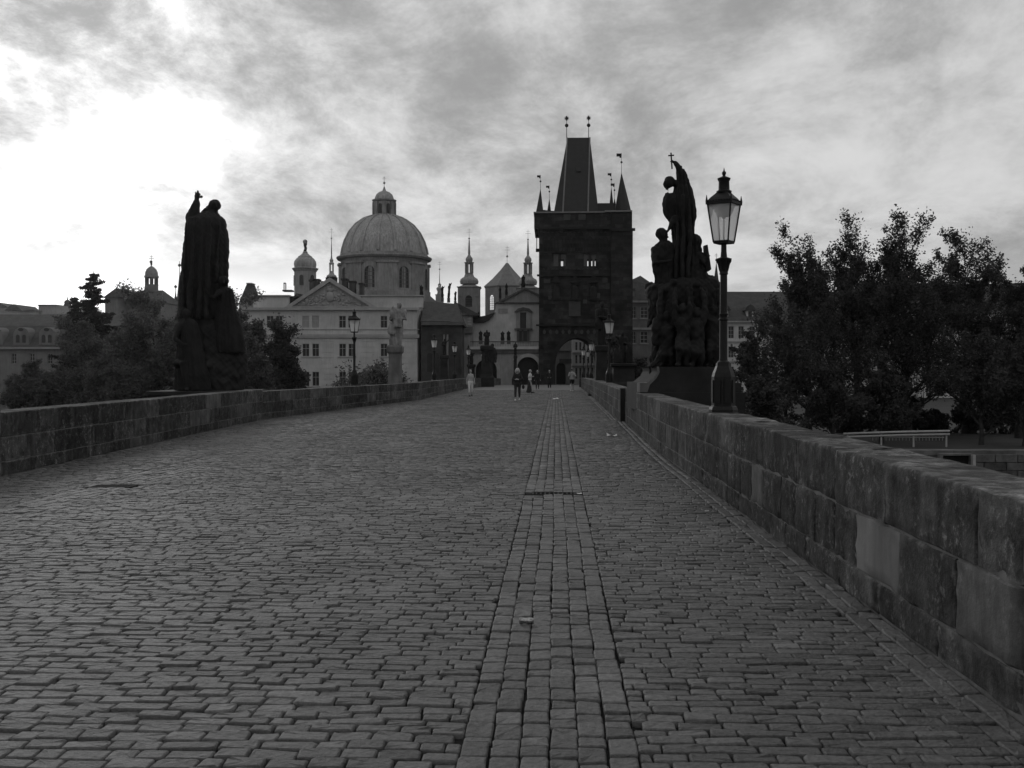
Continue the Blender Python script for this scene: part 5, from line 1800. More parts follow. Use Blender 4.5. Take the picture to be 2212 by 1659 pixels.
for x, hy, sd in ((232, 1055, -1), (312, 1010, .2), (400, 1030, .5), (500, 1015, 1)):
    dy = -1.02 + .35 * abs(sd)
    c.ell(P2(x, hy, dy), rr(23, 26, 31))
    c.limb([P2(x, hy + 30, dy + .05), P2(x, hy + 62, dy + .05), P2(x + 6, hy + 180, dy + .05)], rr(18, 48, 38))
    for s in (-1, 1):
        c.limb([P2(x + s * 36, hy + 55, dy), P2(x + s * 44, hy - 10, dy - .05), P2(x + s * 34, 895, dy + .1)], rr(20, 16, 12))
    c.limb([P2(x - 14, hy + 185, dy), P2(x - 20, min(hy + 235, 1280), dy - .15), P2(x - 24, 1325, dy)], rr(30, 24, 14))
    c.limb([P2(x - 24, 1332, dy), P2(x - 40, 1338, dy - .15)], rr(14, 10))
    c.limb([P2(x + 18, hy + 185, dy), P2(x + 22, min(hy + 235, 1280), dy - .1), P2(x + 24, 1335, dy)], rr(30, 24, 14))
c.limb([P2(178, 1080, -.6), P2(170, 1130, -.65), P2(172, 1200, -.6)], rr(20, 22, 24))
c.limb([P2(192, 1270, -.7), P2(172, 1312, -.75), P2(142, 1338, -.8)], rr(22, 15, 10))
for k in range(22):
    a_ = rnd.uniform(0, 6.28)
    c.ell((X(350) + math.cos(a_) * 200 * q, YS2 + math.sin(a_) * 120 * q, Z(rnd.uniform(850, 930))), rr(rnd.uniform(18, 38), rnd.uniform(18, 38), rnd.uniform(14, 30)))
for k in range(70):                                            # drapery, rocks and clinging limbs between the bearers
    a_ = rnd.uniform(3.0, 6.4)
    x_, y_ = X(350) + math.cos(a_) * rnd.uniform(170, 205) * q, YS2 + math.sin(a_) * rnd.uniform(115, 165) * q
    z_ = Z(rnd.uniform(900, 1330))
    c.limb([(x_, y_, z_), (x_ + rnd.uniform(-.04, .04), y_ + rnd.uniform(-.05, .05), z_ - rnd.uniform(.1, .5))], rr(rnd.uniform(10, 26), rnd.uniform(8, 24)), 8)
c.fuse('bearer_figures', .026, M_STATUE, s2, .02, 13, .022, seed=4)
pb = MB()
yb0, yb1 = YS2 - 1.35, YS2 + 1.5
prof = [(135, 1347), (150, 1347), (155, 1375), (138, 1405), (110, 1428), (95, 1440), (55, 1440), (55, 1492), (55, 1600)]
pts = [(X(a), Z(b)) for a, b in prof]
xc = X(345)
pb.prism(pts + [(2 * xc - p[0], p[1]) for p in reversed(pts)], yb0, yb1)
pb.build('moulded_plinth', M_PEDEST, s2)
MB().prism([(X(136), Z(1346)), (X(151), Z(1346)), (X(156), Z(1375)), (X(139), Z(1405)), (X(111), Z(1428)), (X(96), Z(1439)), (X(54), Z(1439)), (X(54), Z(1492)), (X(98), Z(1492)), (X(112), Z(1450)), (X(150), Z(1412)), (X(168), Z(1378)), (X(164), Z(1346))], yb0 - .02, yb0 + .5).build('pale_edge_moulding', M_PEDLIGHT, s2)
MB().box(3.72, X(650), YS2 - 1.5, YS2 + 1.65, -1.25, Z(1492) - .004).build('plinth_base', M_PEDEST, s2)


# ---- other statues along the bridge (each its own figure on its own pedestal)
def bridge_statue(label, F, Y, cx, ytop, yfoot, ybot, w, material, ped, seed, lean=0.0, arm=None, extra=None, pw=None, vox=.05):
    """a draped standing figure; all sight heights in frame F"""
    X, Z, q = F.X, F.Z, F.m
    t = thing('statue', label, 'statue', (X(cx), Y, Z(ybot)), 'statues along the bridge')
    h = Z(ytop) - Z(yfoot)
    r = random.Random(seed)
    hx = X(cx) + lean * h
    c = Clay()
    W = w * q / 2
    c.loft([(X(cx) + lean * h * k, Y, Z(yfoot) + h * k, W * a, W * b) for k, a, b in ((-.01, .78, .62), (.12, .86, .66), (.3, .9, .68), (.45, .78, .62), (.56, .72, .56), (.68, .95, .58), (.78, 1.0, .55), (.83, .62, .42), (.86, .26, .26))], 18)
    c.ell((hx * .5 + (X(cx) + lean * h * .93) * .5, Y - .04 * h, Z(yfoot) + h * .925), (h * .052, h * .058, h * .072))
    sh = Z(yfoot) + h * .79
    for s in (-1, 1):
        sx = X(cx) + lean * h * .8 + s * W * .82
        if arm and arm[0] == s:
            pts = [(sx, Y, sh), (sx + s * h * .07, Y - .05, sh + h * .05), (sx + s * h * arm[1], Y - .1, sh + h * arm[2])]
            c.limb(pts, [h * .05, h * .04, h * .028])
            hand(c, pts[-1], (s * .3, 0, 1), (1, 0, 0), h * .03)
        else:
            pts = [(sx, Y, sh), (sx + s * h * .035, Y - h * .06, sh - h * .19), (X(cx) + s * W * .2, Y - h * .15, sh - h * .16)]
            c.limb(pts, [h * .055, h * .045, h * .032])
            hand(c, pts[-1], (-s, -.2, .3), (0, 0, 1), h * .026)
    if extra:
        for (dx, y0, y1, wd) in extra:
            c.loft([(X(cx + dx), Y - .3, Z(y0), wd * q * .9, wd * q * .7), (X(cx + dx), Y - .3, Z((y0 + y1) / 2), wd * q, wd * q * .8), (X(cx + dx), Y - .3, Z(y1 + (y0 - y1) * .22), wd * q * .6, wd * q * .5)], 14)
            c.ell((X(cx + dx), Y - .35, Z(y1 + (y0 - y1) * .1)), (wd * q * .34, wd * q * .36, wd * q * .44))
    c.fuse('figure', vox, material, t, W * .09, 9, W * .04, axis=(X(cx), Y), seed=seed)
    pw = (pw or w * 1.1) * q / 2
    z0, z1 = Z(ybot), Z(yfoot)
    H = z1 - z0
    m = MB()
    pr = [(0, 1.25), (.10, 1.25), (.13, 1.1), (.2, .98), (.75, .86), (.84, .9), (.88, 1.12), (.97, 1.16), (1.0, .95)]
    v, f = [], []
    for k, s in pr:
        v += [(X(cx) - pw * s, Y - pw * s, z0 + H * k), (X(cx) + pw * s, Y - pw * s, z0 + H * k), (X(cx) + pw * s, Y + pw * s, z0 + H * k), (X(cx) - pw * s, Y + pw * s, z0 + H * k)]
    for j in range(len(pr) - 1):
        for i in range(4):
            k = (i + 1) % 4
            f.append((4 * j + i, 4 * j + k, 4 * j + 4 + k, 4 * j + 4 + i))
    n = len(v)
    f += [(3, 2, 1, 0), (n - 4, n - 3, n - 2, n - 1)]
    m.add(v, f).build('pedestal', ped, t)
    MB().box(X(cx) - pw * 1.3, X(cx) + pw * 1.3, Y - pw * 1.3, Y + pw * 1.3, rz(Y) - 1.3, z0 - .003).build('footing', ped, t)
    return t


F = Fr(53.0, 'c2')
bridge_statue('pale weathered statue on a tall pedestal above the left parapet', F, 53.0, 1218, 955, 1255, 1640, 100, M_STATUELIGHT, M_PEDLIGHT, 21, lean=.10, extra=((22, 1130, 1010, 30), (-24, 1180, 1090, 26), (-14, 1060, 985, 24)), pw=96, vox=.035)
F = Fr(60.0, 'b6')
bridge_statue('dark slender statue beside the right-hand second lamp', F, 60.0, 838, 325, 900, 1500, 128, M_STATUE, M_PEDEST, 22, lean=.02, extra=((-45, 700, 520, 42),), pw=160)
F = Fr(56.0, 'b6')
bridge_statue('dark statue group on a broad low pedestal right of the second lamp', F, 56.0, 1120, 720, 1140, 1440, 120, M_STATUE, M_PEDEST, 23, extra=((-88, 1140, 900, 40), (82, 1140, 810, 44), (-30, 1140, 960, 34)), pw=300, arm=(-1, .10, .02))
F = Fr(110.0, 'b5')
bridge_statue('dark statue group on a pedestal in front of the church arcade', F, 110.0, 893, 695, 905, 1370, 74, M_STATUE, M_PEDEST, 24, extra=((75, 1130, 880, 62), (5, 1130, 890, 50)), pw=150)
F = Fr(140.0, 'b5')
bridge_statue('small dark statue in front of the balcony near the church doorway', F, 140.0, 1268, 860, 1030, 1330, 44, M_STATUE, M_PEDEST, 25, pw=44)
F = Fr(86.0, 'b5')
bridge_statue('dark statue before the sooty gabled wing, nearest the palace', F, 96.0, 235, 770, 1010, 1400, 62, M_STATUE, M_PEDEST, 26, pw=110, arm=(1, .12, .10))
bridge_statue('dark statue with raised arm before the sooty wing, nearer the arcade', Fr(112, 'b5'), 112.0, 690, 985, 1150, 1420, 60, M_STATUE, M_PEDEST, 27, pw=100, arm=(1, .12, .10))


# statues standing on church roofs and the balcony
def roof_figure(label, F, Y, cx, ytop, yfoot, w, seed, arm=None, lean=0):
    X, Z, q = F.X, F.Z, F.m
    h = Z(ytop) - Z(yfoot)
    c = Clay()
    W = w * q / 2
    o = thing('roof_statue', label, 'statue', (X(cx), Y, Z(yfoot)), 'statues on the church roofs')
    b = h * .16
    MB().box(X(cx) - W * .9, X(cx) + W * .9, Y - W * .9, Y + W * .9, Z(yfoot) - .3, Z(yfoot) + b).build('plinth', M_TRIMDARK, o)
    z0 = Z(yfoot) + b
    h -= b
    c.loft([(X(cx) + lean * k * h, Y, z0 + h * k, W * a, W * a * .7) for k, a in ((0, .8), (.15, .95), (.4, .8), (.55, .7), (.7, .95), (.78, .95), (.84, .5), (.87, .25))], 12)
    c.ell((X(cx) + lean * h, Y, z0 + h * .925), (h * .06, h * .065, h * .078))
    if arm:
        c.limb([(X(cx) + lean * h * .7, Y, z0 + h * .76), (X(cx) + arm * h * .14, Y, z0 + h * .86), (X(cx) + arm * h * .2, Y, z0 + h * 1.02)], [h * .05, h * .04, h * .03])
    c.fuse('figure', .09, M_STATUE, o, W * .08, 7, 0, seed=seed)
    return o


F = Fr(166.0, 'b5')
roof_figure('roof statue in front of the slim turret, left of three on the dark wing', F, 166, 312, 120, 305, 40, 31, arm=1)
roof_figure('tallest bending roof statue on the dark wing', F, 166, 393, 85, 318, 42, 32, arm=1, lean=.06)
roof_figure('rightmost small roof statue on the dark wing beside the onion tower', F, 166, 480, 190, 345, 36, 33, arm=1)
F = Fr(172.5, 'b5')
roof_figure('tall statue crowning the church gable', F, 174, 1372, -40, 160, 60, 34)
roof_figure('statue at the left corner of the church gable', F, 174, 1066, 115, 315, 42, 35)
roof_figure('statue on the left slope of the church gable', F, 174, 1150, 75, 265, 44, 36)
roof_figure('roof statue on the volute roof beside the onion tower', F, 173.5, 784, 450, 545, 34, 37)
F = Fr(167.0, 'b5')
for cx_, tp, lab in ((812, 705, 'leftmost of the balcony statues on the church front'), (1100, 712, 'paler balcony statue left of the church door'), (1180, 705, 'dark balcony statue next to the church door')):
    roof_figure(lab, F, 167.0, cx_, tp, 862, 58, int(cx_))
F = Fr(158.0, 'c2')
roof_figure('small dark statue on the corner of the domed church terrace', F, 160, 1393, 822, 915, 30, 41, arm=-1)


# ------------------------------------------------------------------ gas lamps
def make_lamp():
    t = thing('street_lamp', 'x', 'street lamp', (0, 0, 0), 'gas lamps along the bridge')
    F = Fr(14.4, 'c5')
    q = F.m
    z = lambda y: (1600 - y) * q
    n = 8
    m = MB().lathe([(86 * q, z(1612)), (86 * q, z(1596)), (80 * q, z(1580)), (70 * q, z(1572)), (70 * q, z(1400)), (64 * q, z(1378)), (46 * q, z(1335)), (44 * q, z(1318))], 0, 0, n, R(22.5))
    m.build('plinth', M_IRON, t)
    for i in range(8):
        a = R(45 * i)
        T = Matrix.Rotation(a, 4, 'Z') @ Matrix.Translation((0, -65.5 * q, 0))
        MB().box(-16 * q, 16 * q, -.012, .01, z(1555), z(1420)).xform(T).build('plinth_panel', M_IRON, t)
    MB().lathe([(40 * q, z(1335)), (38 * q, z(1312)), (26 * q, z(1302)), (24 * q, z(1290)), (23.5 * q, z(1065)), (28 * q, z(1060)), (28 * q, z(1052)), (23 * q, z(1047)), (23 * q, z(1035)), (27 * q, z(1030)), (27 * q, z(1022)), (22.5 * q, z(1018)), (21 * q, z(790)), (26 * q, z(786)), (26 * q, z(780)), (24 * q, z(770))], 0, 0, 16).build('post', M_IRON, t, 40)
    cp = MB().lathe([(23 * q, z(785)), (27 * q, z(750)), (36 * q, z(718)), (46 * q, z(702)), (48 * q, z(694)), (30 * q, z(688)), (20 * q, z(684)), (17 * q, z(650)), (16 * q, z(606))], 0, 0, 16).build('capital', M_IRON, t, 50)
    for i in range(8):
        a = R(45 * i)
        MB().tube([(25 * q * math.cos(a), 25 * q * math.sin(a), z(770)), (34 * q * math.cos(a), 34 * q * math.sin(a), z(725)), (45 * q * math.cos(a), 45 * q * math.sin(a), z(703))], [2.5 * q, 4.5 * q, 5 * q], 5).build('acanthus_leaf', M_IRON, cp, 60)
    # lantern: four tapering panes
    zb, zt = z(592), z(368)
    rb, rt = 66 * q, 104 * q
    ph = R(4)
    cor = lambda r, zz, i: (r * math.cos(ph + R(90 * i)), r * math.sin(ph + R(90 * i)), zz)
    fr_ = MB()
    for i in range(4):
        fr_.tube([cor(rb, zb, i), cor(rt, zt, i)], 5 * q, 6)
        fr_.tube([cor(rb, zb, i), cor(rb, zb, i + 1)], 5.5 * q, 6)
        fr_.tube([cor(rt, zt, i), cor(rt, zt, i + 1)], 6 * q, 6)
    fr_.lathe([(20 * q, z(608)), (66 * q, z(604)), (68 * q, z(594)), (60 * q, z(588))], 0, 0, 4, ph)
    fr_.build('lantern_frame', M_IRON, t)
    for i in range(4):
        a, b, c_, d = cor(rb * .97, zb, i), cor(rb * .97, zb, i + 1), cor(rt * .97, zt, i + 1), cor(rt * .97, zt, i)
        MB().add([a, b, c_, d], [(0, 1, 2, 3)]).build('pane', M_LGLASS, t)
    MB().lathe([(40 * q, z(440)), (58 * q, z(400)), (66 * q, z(374)), (30 * q, z(366))], 0, 0, 16).build('reflector', M_MANTLE, t, 50)
    MB().tube([(0, 0, z(590)), (0, 0, z(430))], 5 * q, 8).ball((0, 0, z(445)), 12 * q, 10, 8).build('burner', M_MANTLE, t, 50)
    rf = MB().lathe([(110 * q, z(370)), (112 * q, z(356)), (86 * q, z(330)), (60 * q, z(310)), (44 * q, z(296))], 0, 0, 4, ph).build('lantern_roof', M_IRON, t)
    for i in range(4):
        c_ = cor(109 * q, z(352), i)
        MB().lathe([(6 * q, z(372)), (8 * q, z(352)), (5 * q, z(335)), (1.5 * q, z(316))], c_[0], c_[1], 6).build('corner_crest', M_IRON, rf, 50)
        p0, p1 = Vector(cor(109 * q, z(358), i)), Vector(cor(109 * q, z(358), i + 1))
        m = MB()
        for k in range(9):
            p = p0.lerp(p1, (k + .5) / 9)
            m.ball(p + Vector((0, 0, (5 + 4 * math.sin(math.pi * (k + .5) / 9)) * q)), 5.5 * q, 6, 5)
        m.build('roof_cresting', M_IRON, rf, 60)
    MB().lathe([(46 * q, z(298)), (46 * q, z(290)), (34 * q, z(284)), (32 * q, z(232)), (38 * q, z(222)), (40 * q, z(214)), (22 * q, z(206)), (9 * q, z(200)), (9 * q, z(194)), (13 * q, z(186)), (12 * q, z(176)), (5 * q, z(170)), (4 * q, z(164)), (1 * q, z(150))], 0, 0, 12).build('chimney', M_IRON, t, 50)
    return t


def copy_tree(o, parent=None):
    n = o.copy()
    COL.objects.link(n)
    n.parent = parent
    ORG[n.name] = ORG.get(o.name, Vector((0, 0, 0)))
    for ch in list(o.children):
        copy_tree(ch, n)
    return n


lamp0 = make_lamp()
LAMPS = [(3.03, 14.4, 1.06, 0, 'tall gas lamp standing on the near right parapet'),
         (-7.06, 45.0, .90, .2, 'gas lamp standing before the palace on the left parapet'),
         (4.70, 48.6, .95, .1, 'gas lamp beside the dark slender statue on the right'),
         (-5.65, 73.0, .80, .3, 'gas lamp before the sooty gabled wing, nearest the palace corner'),
         (-5.02, 88.0, .72, .0, 'second gas lamp before the sooty gabled wing'),
         (-4.40, 101.5, .66, .2, 'gas lamp above the person in pale cropped trousers'),
         (-3.5, 121.0, .5, .4, 'gas lamp just left of the dark group in front of the arcade'),
         (.43, 158.0, -.1, .1, 'farthest small gas lamp in front of the church doorway'),
         (6.55, 83.0, .75, .2, 'right lamp of the cluster seen in the gate arch'),
         (7.46, 105.0, .65, .0, 'left lamp of the cluster seen in the gate arch'),
         (8.6, 114.0, .6, .3, 'middle lamp of the cluster seen in the gate arch')]
for i, (x, y, z, a, lab) in enumerate(LAMPS):
    o = lamp0 if i == 0 else copy_tree(lamp0)
    o.location = (x, y, z)
    o.rotation_euler = (0, 0, R(-90) + a if i else R(-90) + R(6))
    o['label'] = lab
    if 0 < i:
        st_ = MB().box(-.42, .42, -.42, .42, -z - 1.2, -.03).build('stone_footing', M_PEDEST, None)
        st_.parent = o

# ------------------------------------------------------------------ trees
def leaf_cloud(name, P, size, rs, parent, material, up=0.0, shade=(.6, 1.5), elong=1.6):
    """one small folded leaf face per point"""
    n = len(P)
    a = rs.normal(0, 1, (n, 3)); a[:, 2] *= .8; a /= np.linalg.norm(a, axis=1)[:, None]
    b = rs.normal(0, 1, (n, 3)); b -= a * (a * b).sum(1)[:, None]; b /= np.linalg.norm(b, axis=1)[:, None]
    s = size * rs.uniform(.6, 1.35, n)[:, None]
    V = np.stack([P - a * s * elong * .5, P + b * s * .42, P + a * s * elong * .5, P - b * s * .42], 1)
    me = mesh_from(name, V - np.array(ORG[parent.name])[None, None], [(0, 1, 2, 3)], rs.uniform(shade[0], shade[1], n), False)
    return link_mesh(name, me, parent, material)


def grow_tree(name, label, base, H, spread, seed, n_leaf, leaf, material=None, trunk=.28, upright=.7, fork=.22, limbs=9, group='trees by the river', clump=.42, cat='tree', bare=.0, density=1.0):
    rs = np.random.RandomState(seed)
    t = thing(name, label, cat, base, group)
    m = MB()
    tips = []
    B = Vector(base)

    def branch(p, d, L, r, lev):
        k = 5
        pts = [p.copy()]
        rad = [r]
        q = p.copy()
        dd = d.copy()
        for i in range(k):
            dd = (dd + Vector(rs.normal(0, .16, 3)) + Vector((0, 0, .10 * upright))).normalized()
            q = q + dd * (L / k)
            pts.append(q.copy())
            rad.append(r * (1 - .75 * (i + 1) / k))
        m.tube(pts, rad, 6 if lev < 2 else 4)
        if lev >= 3:
            tips.append((pts, L))
            return
        nb = (5, 4, 3)[lev - 1] if lev else 0
        for j in range(nb):
            i = 1 + int((k) * (j + rs.rand()) / nb)
            i = min(i, k)
            side = Vector(rs.normal(0, 1, 3))
            side -= dd * side.dot(dd)
            side.normalize()
            nd = (dd * (.55 + .35 * upright) + side * .75 + Vector((0, 0, .25 * upright))).normalized()
            branch(pts[i], nd, L * rs.uniform(.42, .62), rad[i] * .6, lev + 1)
        if lev == 2 or rs.rand() < .6:
            branch(pts[-1], dd, L * .45, rad[-1], 3)
    # trunk
    k = 7
    pts = [B + Vector((0, 0, -.3))]
    rad = [trunk * 1.5]
    for i in range(1, k + 1):
        pts.append(B + Vector((rs.normal(0, .03 * H * i / k), rs.normal(0, .03 * H * i / k), H * .72 * i / k)))
        rad.append(trunk * (1 - .8 * i / k))
    m.tube(pts, rad, 9)
    for j in range(limbs):
        f = fork + (1 - fork) * (j + rs.rand() * .8) / limbs
        i = min(int(f * k), k - 1)
        p = pts[i].lerp(pts[i + 1], f * k - i)
        az = j * 2.4 + rs.normal(0, .35)
        out = Vector((math.cos(az), math.sin(az), 0))
        elev = upright * (.5 + .8 * f)
        nd = (out + Vector((0, 0, elev * 1.3))).normalized()
        L = H * (.42 if upright > .5 else .34) * (1.05 - .45 * f) * spread
        branch(p, nd, L, max(.03, trunk * (.55 - .35 * f)), 1)
    branch(pts[-1], Vector((0, 0, 1)), H * .26, trunk * .2, 1)
    m.build('trunk', M_BARK, t, 60)
    pp = []
    per = max(4, int(n_leaf / max(1, len(tips))))
    for pts_, L in tips:
        if rs.rand() < bare:
            continue
        A = np.array([tuple(p) for p in pts_])
        c = rs.uniform(0, len(A) - 1.001, per)
        i = c.astype(int)
        w = (c - i)[:, None]
        base_ = A[i] * (1 - w) + A[i + 1] * w
        pp.append(base_ + rs.normal(0, 1, (per, 3)) * clump * L * .5)
    leaf_cloud('crown', np.concatenate(pp), leaf, rs, t, material or M_LEAF)
    return t


def at_D(px, py, Y):
    f = Fr(Y, 'D')
    return (f.X(px), Y, f.Z(py))


# right bank poplars
QZ = -2.2
RT = [(1745, 56, 530, .80, 51, 'poplar with the leftmost ragged top on the right bank'),
      (1850, 60, 495, .78, 52, 'poplar with dense dark crown, second from the lamp'),
      (1960, 57, 478, .74, 53, 'tallest poplar with pointed top on the right bank'),
      (2090, 60, 522, .82, 54, 'poplar right of the tallest one with a broad crown'),
      (2205, 56, 592, .85, 55, 'low spreading poplar at the right picture edge')]
for px, Y, top, sp, sd, lab in RT:
    x, _, zt = at_D(px, top, Y)
    grow_tree('poplar_tree', lab, (x, Y, QZ), (zt - QZ) * .97, sp, sd, 34000, .10, M_LEAF, trunk=.24, upright=.80, fork=.14, limbs=18, group='poplars on the right bank', clump=.40, bare=.03)
for px, Y, top, sd, lab, sp in ((1625, 53, 720, 61, 'young leafy tree right behind the tall lamp', .7), (1700, 52, 690, 62, 'low leafy tree at the foot of the poplars', .8), (1800, 50, 800, 63, 'dark bush below the poplars near the parapet', 1.0), (1660, 47, 830, 64, 'dark shrub between the lamp and the poplars', 1.0), (1905, 52, 790, 65, 'dark shrub under the tallest poplar', .9), (2120, 51, 740, 66, 'dark shrub under the right-hand poplars', 1.0), (2215, 50, 760, 67, 'dark shrub at the right picture edge', .9)):
    x, _, zt = at_D(px, top, Y)
    grow_tree('riverside_tree', lab, (x, Y, QZ), zt - QZ, sp, sd, 10000, .105, M_LEAF, trunk=.12, upright=.7, fork=.1, limbs=10, group='undergrowth on the right bank', clump=.55)
for px, Y, top, sd, lab, bz in ((1392, 70, 775, 71, 'leafy bush between the gate tower and the saint group', -2.2), (1345, 62, 742, 72, 'dark bush behind the second right-hand lamp', -2.2)):
    x, _, zt = at_D(px, top, Y)
    grow_tree('riverside_tree', lab, (x, Y, bz), zt - bz, .8, sd, 7000, .15, M_LEAF, trunk=.12, upright=.5, fork=.2, limbs=10, group='undergrowth on the right bank', clump=.6)

for k in range(7):
    px = 1840 + k * 62
    x, _, zt = at_D(px, 890 - (k % 3) * 14, 60)
    lab = ('low dark hedge bush behind the quay railing, %s' % ('leftmost of the row', 'second from the left', 'third from the left', 'in the middle of the row', 'third from the right', 'second from the right', 'rightmost of the row')[k])
    grow_tree('hedge_bush', lab, (x, 60, QZ), zt - QZ, 1.5, 200 + k, 6000, .13, M_LEAF, trunk=.07, upright=.25, fork=.05, limbs=10, group='hedge on the right quay', clump=.8, cat='bush')

# left park trees
PZ = -2.6
for px, Y, top, sp, sd, lab, nl, mt in (
        (335, 82, 640, 1.05, 81, 'round leafy tree left of the tall robed statue', 16000, M_LEAFL),
        (170, 92, 700, 1.1, 82, 'broad hazy tree before the mansard house', 14000, M_LEAFL),
        (60, 84, 790, 1.1, 83, 'low hazy tree at the left picture edge', 11000, M_LEAFL),
        (250, 78, 735, 1.0, 84, 'leafy tree between the conifer and the robed statue', 12000, M_LEAFL),
        (522, 88, 650, .72, 85, 'leafy tree immediately right of the robed statue', 14000, M_LEAFL),
        (432, 94, 625, .9, 86, 'leafy tree mostly hidden behind the robed statue', 9000, M_LEAFL),
        (606, 84, 704, .62, 87, 'dark pointed evergreen tree before the palace', 26000, M_LEAF),
        (556, 76, 735, .7, 88, 'low leafy shrub between the statue and the dark evergreen', 8000, M_LEAFL),
        (806, 70, 797, 1.7, 89, 'small rounded bush left of the pale statue', 6000, M_LEAFL),
        (110, 74, 830, 1.2, 90, 'low dark shrub above the left parapet', 8000, M_LEAF),
        (320, 72, 790, 1.2, 91, 'dark shrub under the round leafy tree', 9000, M_LEAF)):
    x, _, zt = at_D(px, top, Y)
    grow_tree('park_tree', lab, (x, Y, PZ), zt - PZ, sp, sd, int(nl * 1.6), .15, mt, trunk=.2, upright=.42, fork=.12 if sd in (87, 89) else .16, limbs=20 if sd in (87, 89) else 12, group='trees in the left bank park', clump=.95 if sd in (87, 89) else .62)


# the conifer
def conifer(label, base, H, Wd, seed):
    rs = np.random.RandomState(seed)
    t = thing('conifer_tree', label, 'tree', base, 'trees in the left bank park')
    B = Vector(base)
    top = B + Vector((Wd * .05, 0, H))
    m = MB()
    m.tube([B, B.lerp(top, .5) + Vector((.1, 0, 0)), top], [.3, .18, .03], 8)
    P = []
    nlev = 30
    for j in range(nlev):
        f = .12 + .88 * j / nlev
        p = B.lerp(top, f)
        R_ = Wd * (1 - f) ** .8 * rs.uniform(.55, 1.15) + .25
        for k in range(rs.randint(4, 7)):
            az = rs.uniform(0, 6.28)
            L = R_ * rs.uniform(.5, 1.1)
            e = p + Vector((math.cos(az) * L, math.sin(az) * L, L * rs.uniform(-.12, .28)))
            mid = p.lerp(e, .55) + Vector((0, 0, -.08 * L))
            m.tube([p, mid, e], [.05, .035, .012], 4)
            n = int(60 + 70 * L)
            c = rs.uniform(.12, 1, n)[:, None]
            A = np.array(p)[None] * (1 - c) ** 2 + 2 * np.array(mid)[None] * c * (1 - c) + np.array(e)[None] * c ** 2
            w = (.10 + .16 * L * (1 - c))
            P.append(A + rs.normal(0, 1, (n, 3)) * np.concatenate([w, w, w * .35], 1))
    m.build('trunk', M_BARK, t, 60)
    leaf_cloud('crown', np.concatenate(P), .16, rs, t, M_NEEDLE, shade=(.6, 1.3), elong=2.2)
    return t


x, _, zt = at_D(212, 586, 96)
conifer('tall dark conifer with layered branches left of the domed lantern', (x - .6, 96, PZ), zt - PZ, 4.8, 5)
x, _, zt = at_D(160, 640, 105)
conifer('shorter conifer left of the tall one', (x, 105, PZ), zt - PZ, 1.8, 6)

# ------------------------------------------------------------------ quay: rail, wall pieces, boxes
F = Fr(49.5, 'D')
X, Z = F.X, F.Z
ql = thing('quay_railing', 'pale double-tube railing on the quay below the right poplars', 'railing', (X(1940), 49.5, QZ))
for dz in (931, 938):
    MB().tube([(X(1822), 49.5, Z(dz + 6)), (X(1945), 49.5, Z(dz + 2)), (X(2052), 49.5, Z(dz))], .055, 8).build('rail', M_RAIL, ql, 60)
for px in (1832, 1905, 1975, 2046):
    MB().tube([(X(px), 49.55, QZ - .05), (X(px), 49.55, Z(938))], .05, 8).build('post', M_RAIL, ql, 60)
F = Fr(54.0, 'D')
X, Z = F.X, F.Z
qf = thing('garden_fence', 'low bar fence on the quay behind the pale railing', 'fence', (X(1980), 54, QZ))
for dz in (944, 956):
    MB().tube([(X(1885), 54, Z(dz)), (X(2040), 54, Z(dz + 1))], .03, 6).build('rail', M_RAIL, qf, 60)
for k in range(22):
    px = 1886 + k * 7.2
    MB().tube([(X(px), 54, QZ - .03), (X(px), 54, Z(943))], .018, 5).build('bar', M_RAIL, qf)
slab('quay_coping', [(9, 46.3), (70, 45.3), (70, 46.2), (9, 47.2)], -2.1, -2.6, M_QUAY)
qw = thing('stone_quay_face', 'rough stone face of the quay below the pale railing, far right', 'quay wall', (20, 46.2, -3.4))
bms = [block_mesh('stone_block', 1.0, .3, .36, k_ * .13) for k_ in range(6)]
for j_ in range(5):
    for k_ in range(16):
        o = link_mesh('stone_block', bms[(k_ * 3 + j_) % 6], qw, M_QUAYBLOCK)
        xx = 15.5 + k_ * 1.02 + (j_ % 2) * .5
        o.location = (xx - 20, 46.28 - (xx - 9) * .0164 - 46.2, -2.45 - j_ * .37 + 3.4)
        o.rotation_euler = (0, 0, -.0164)
        o.scale = (.985, 1, .97)
F = Fr(45.8, 'D')
X, Z = F.X, F.Z
nb = thing('wall_niche', 'dark rectangular recess with a pale post in the quay wall, far right', 'niche', (X(2060), 45.7, -3.2))
MB().prism(rect(X(2022), X(2092), Z(1006), Z(978)), 45.3, 45.6, [rect(X(2028), X(2086), Z(1002), Z(982))]).build('niche_frame', M_QUAY, nb)
MB().box(X(2028), X(2086), 45.5, 45.58, Z(1002), Z(982)).build('niche_back', M_DIRT, nb)
MB().box(X(2088), X(2094), 45.1, 45.3, Z(1008), Z(980)).build('post', M_RAIL, nb)

# ------------------------------------------------------------------ people


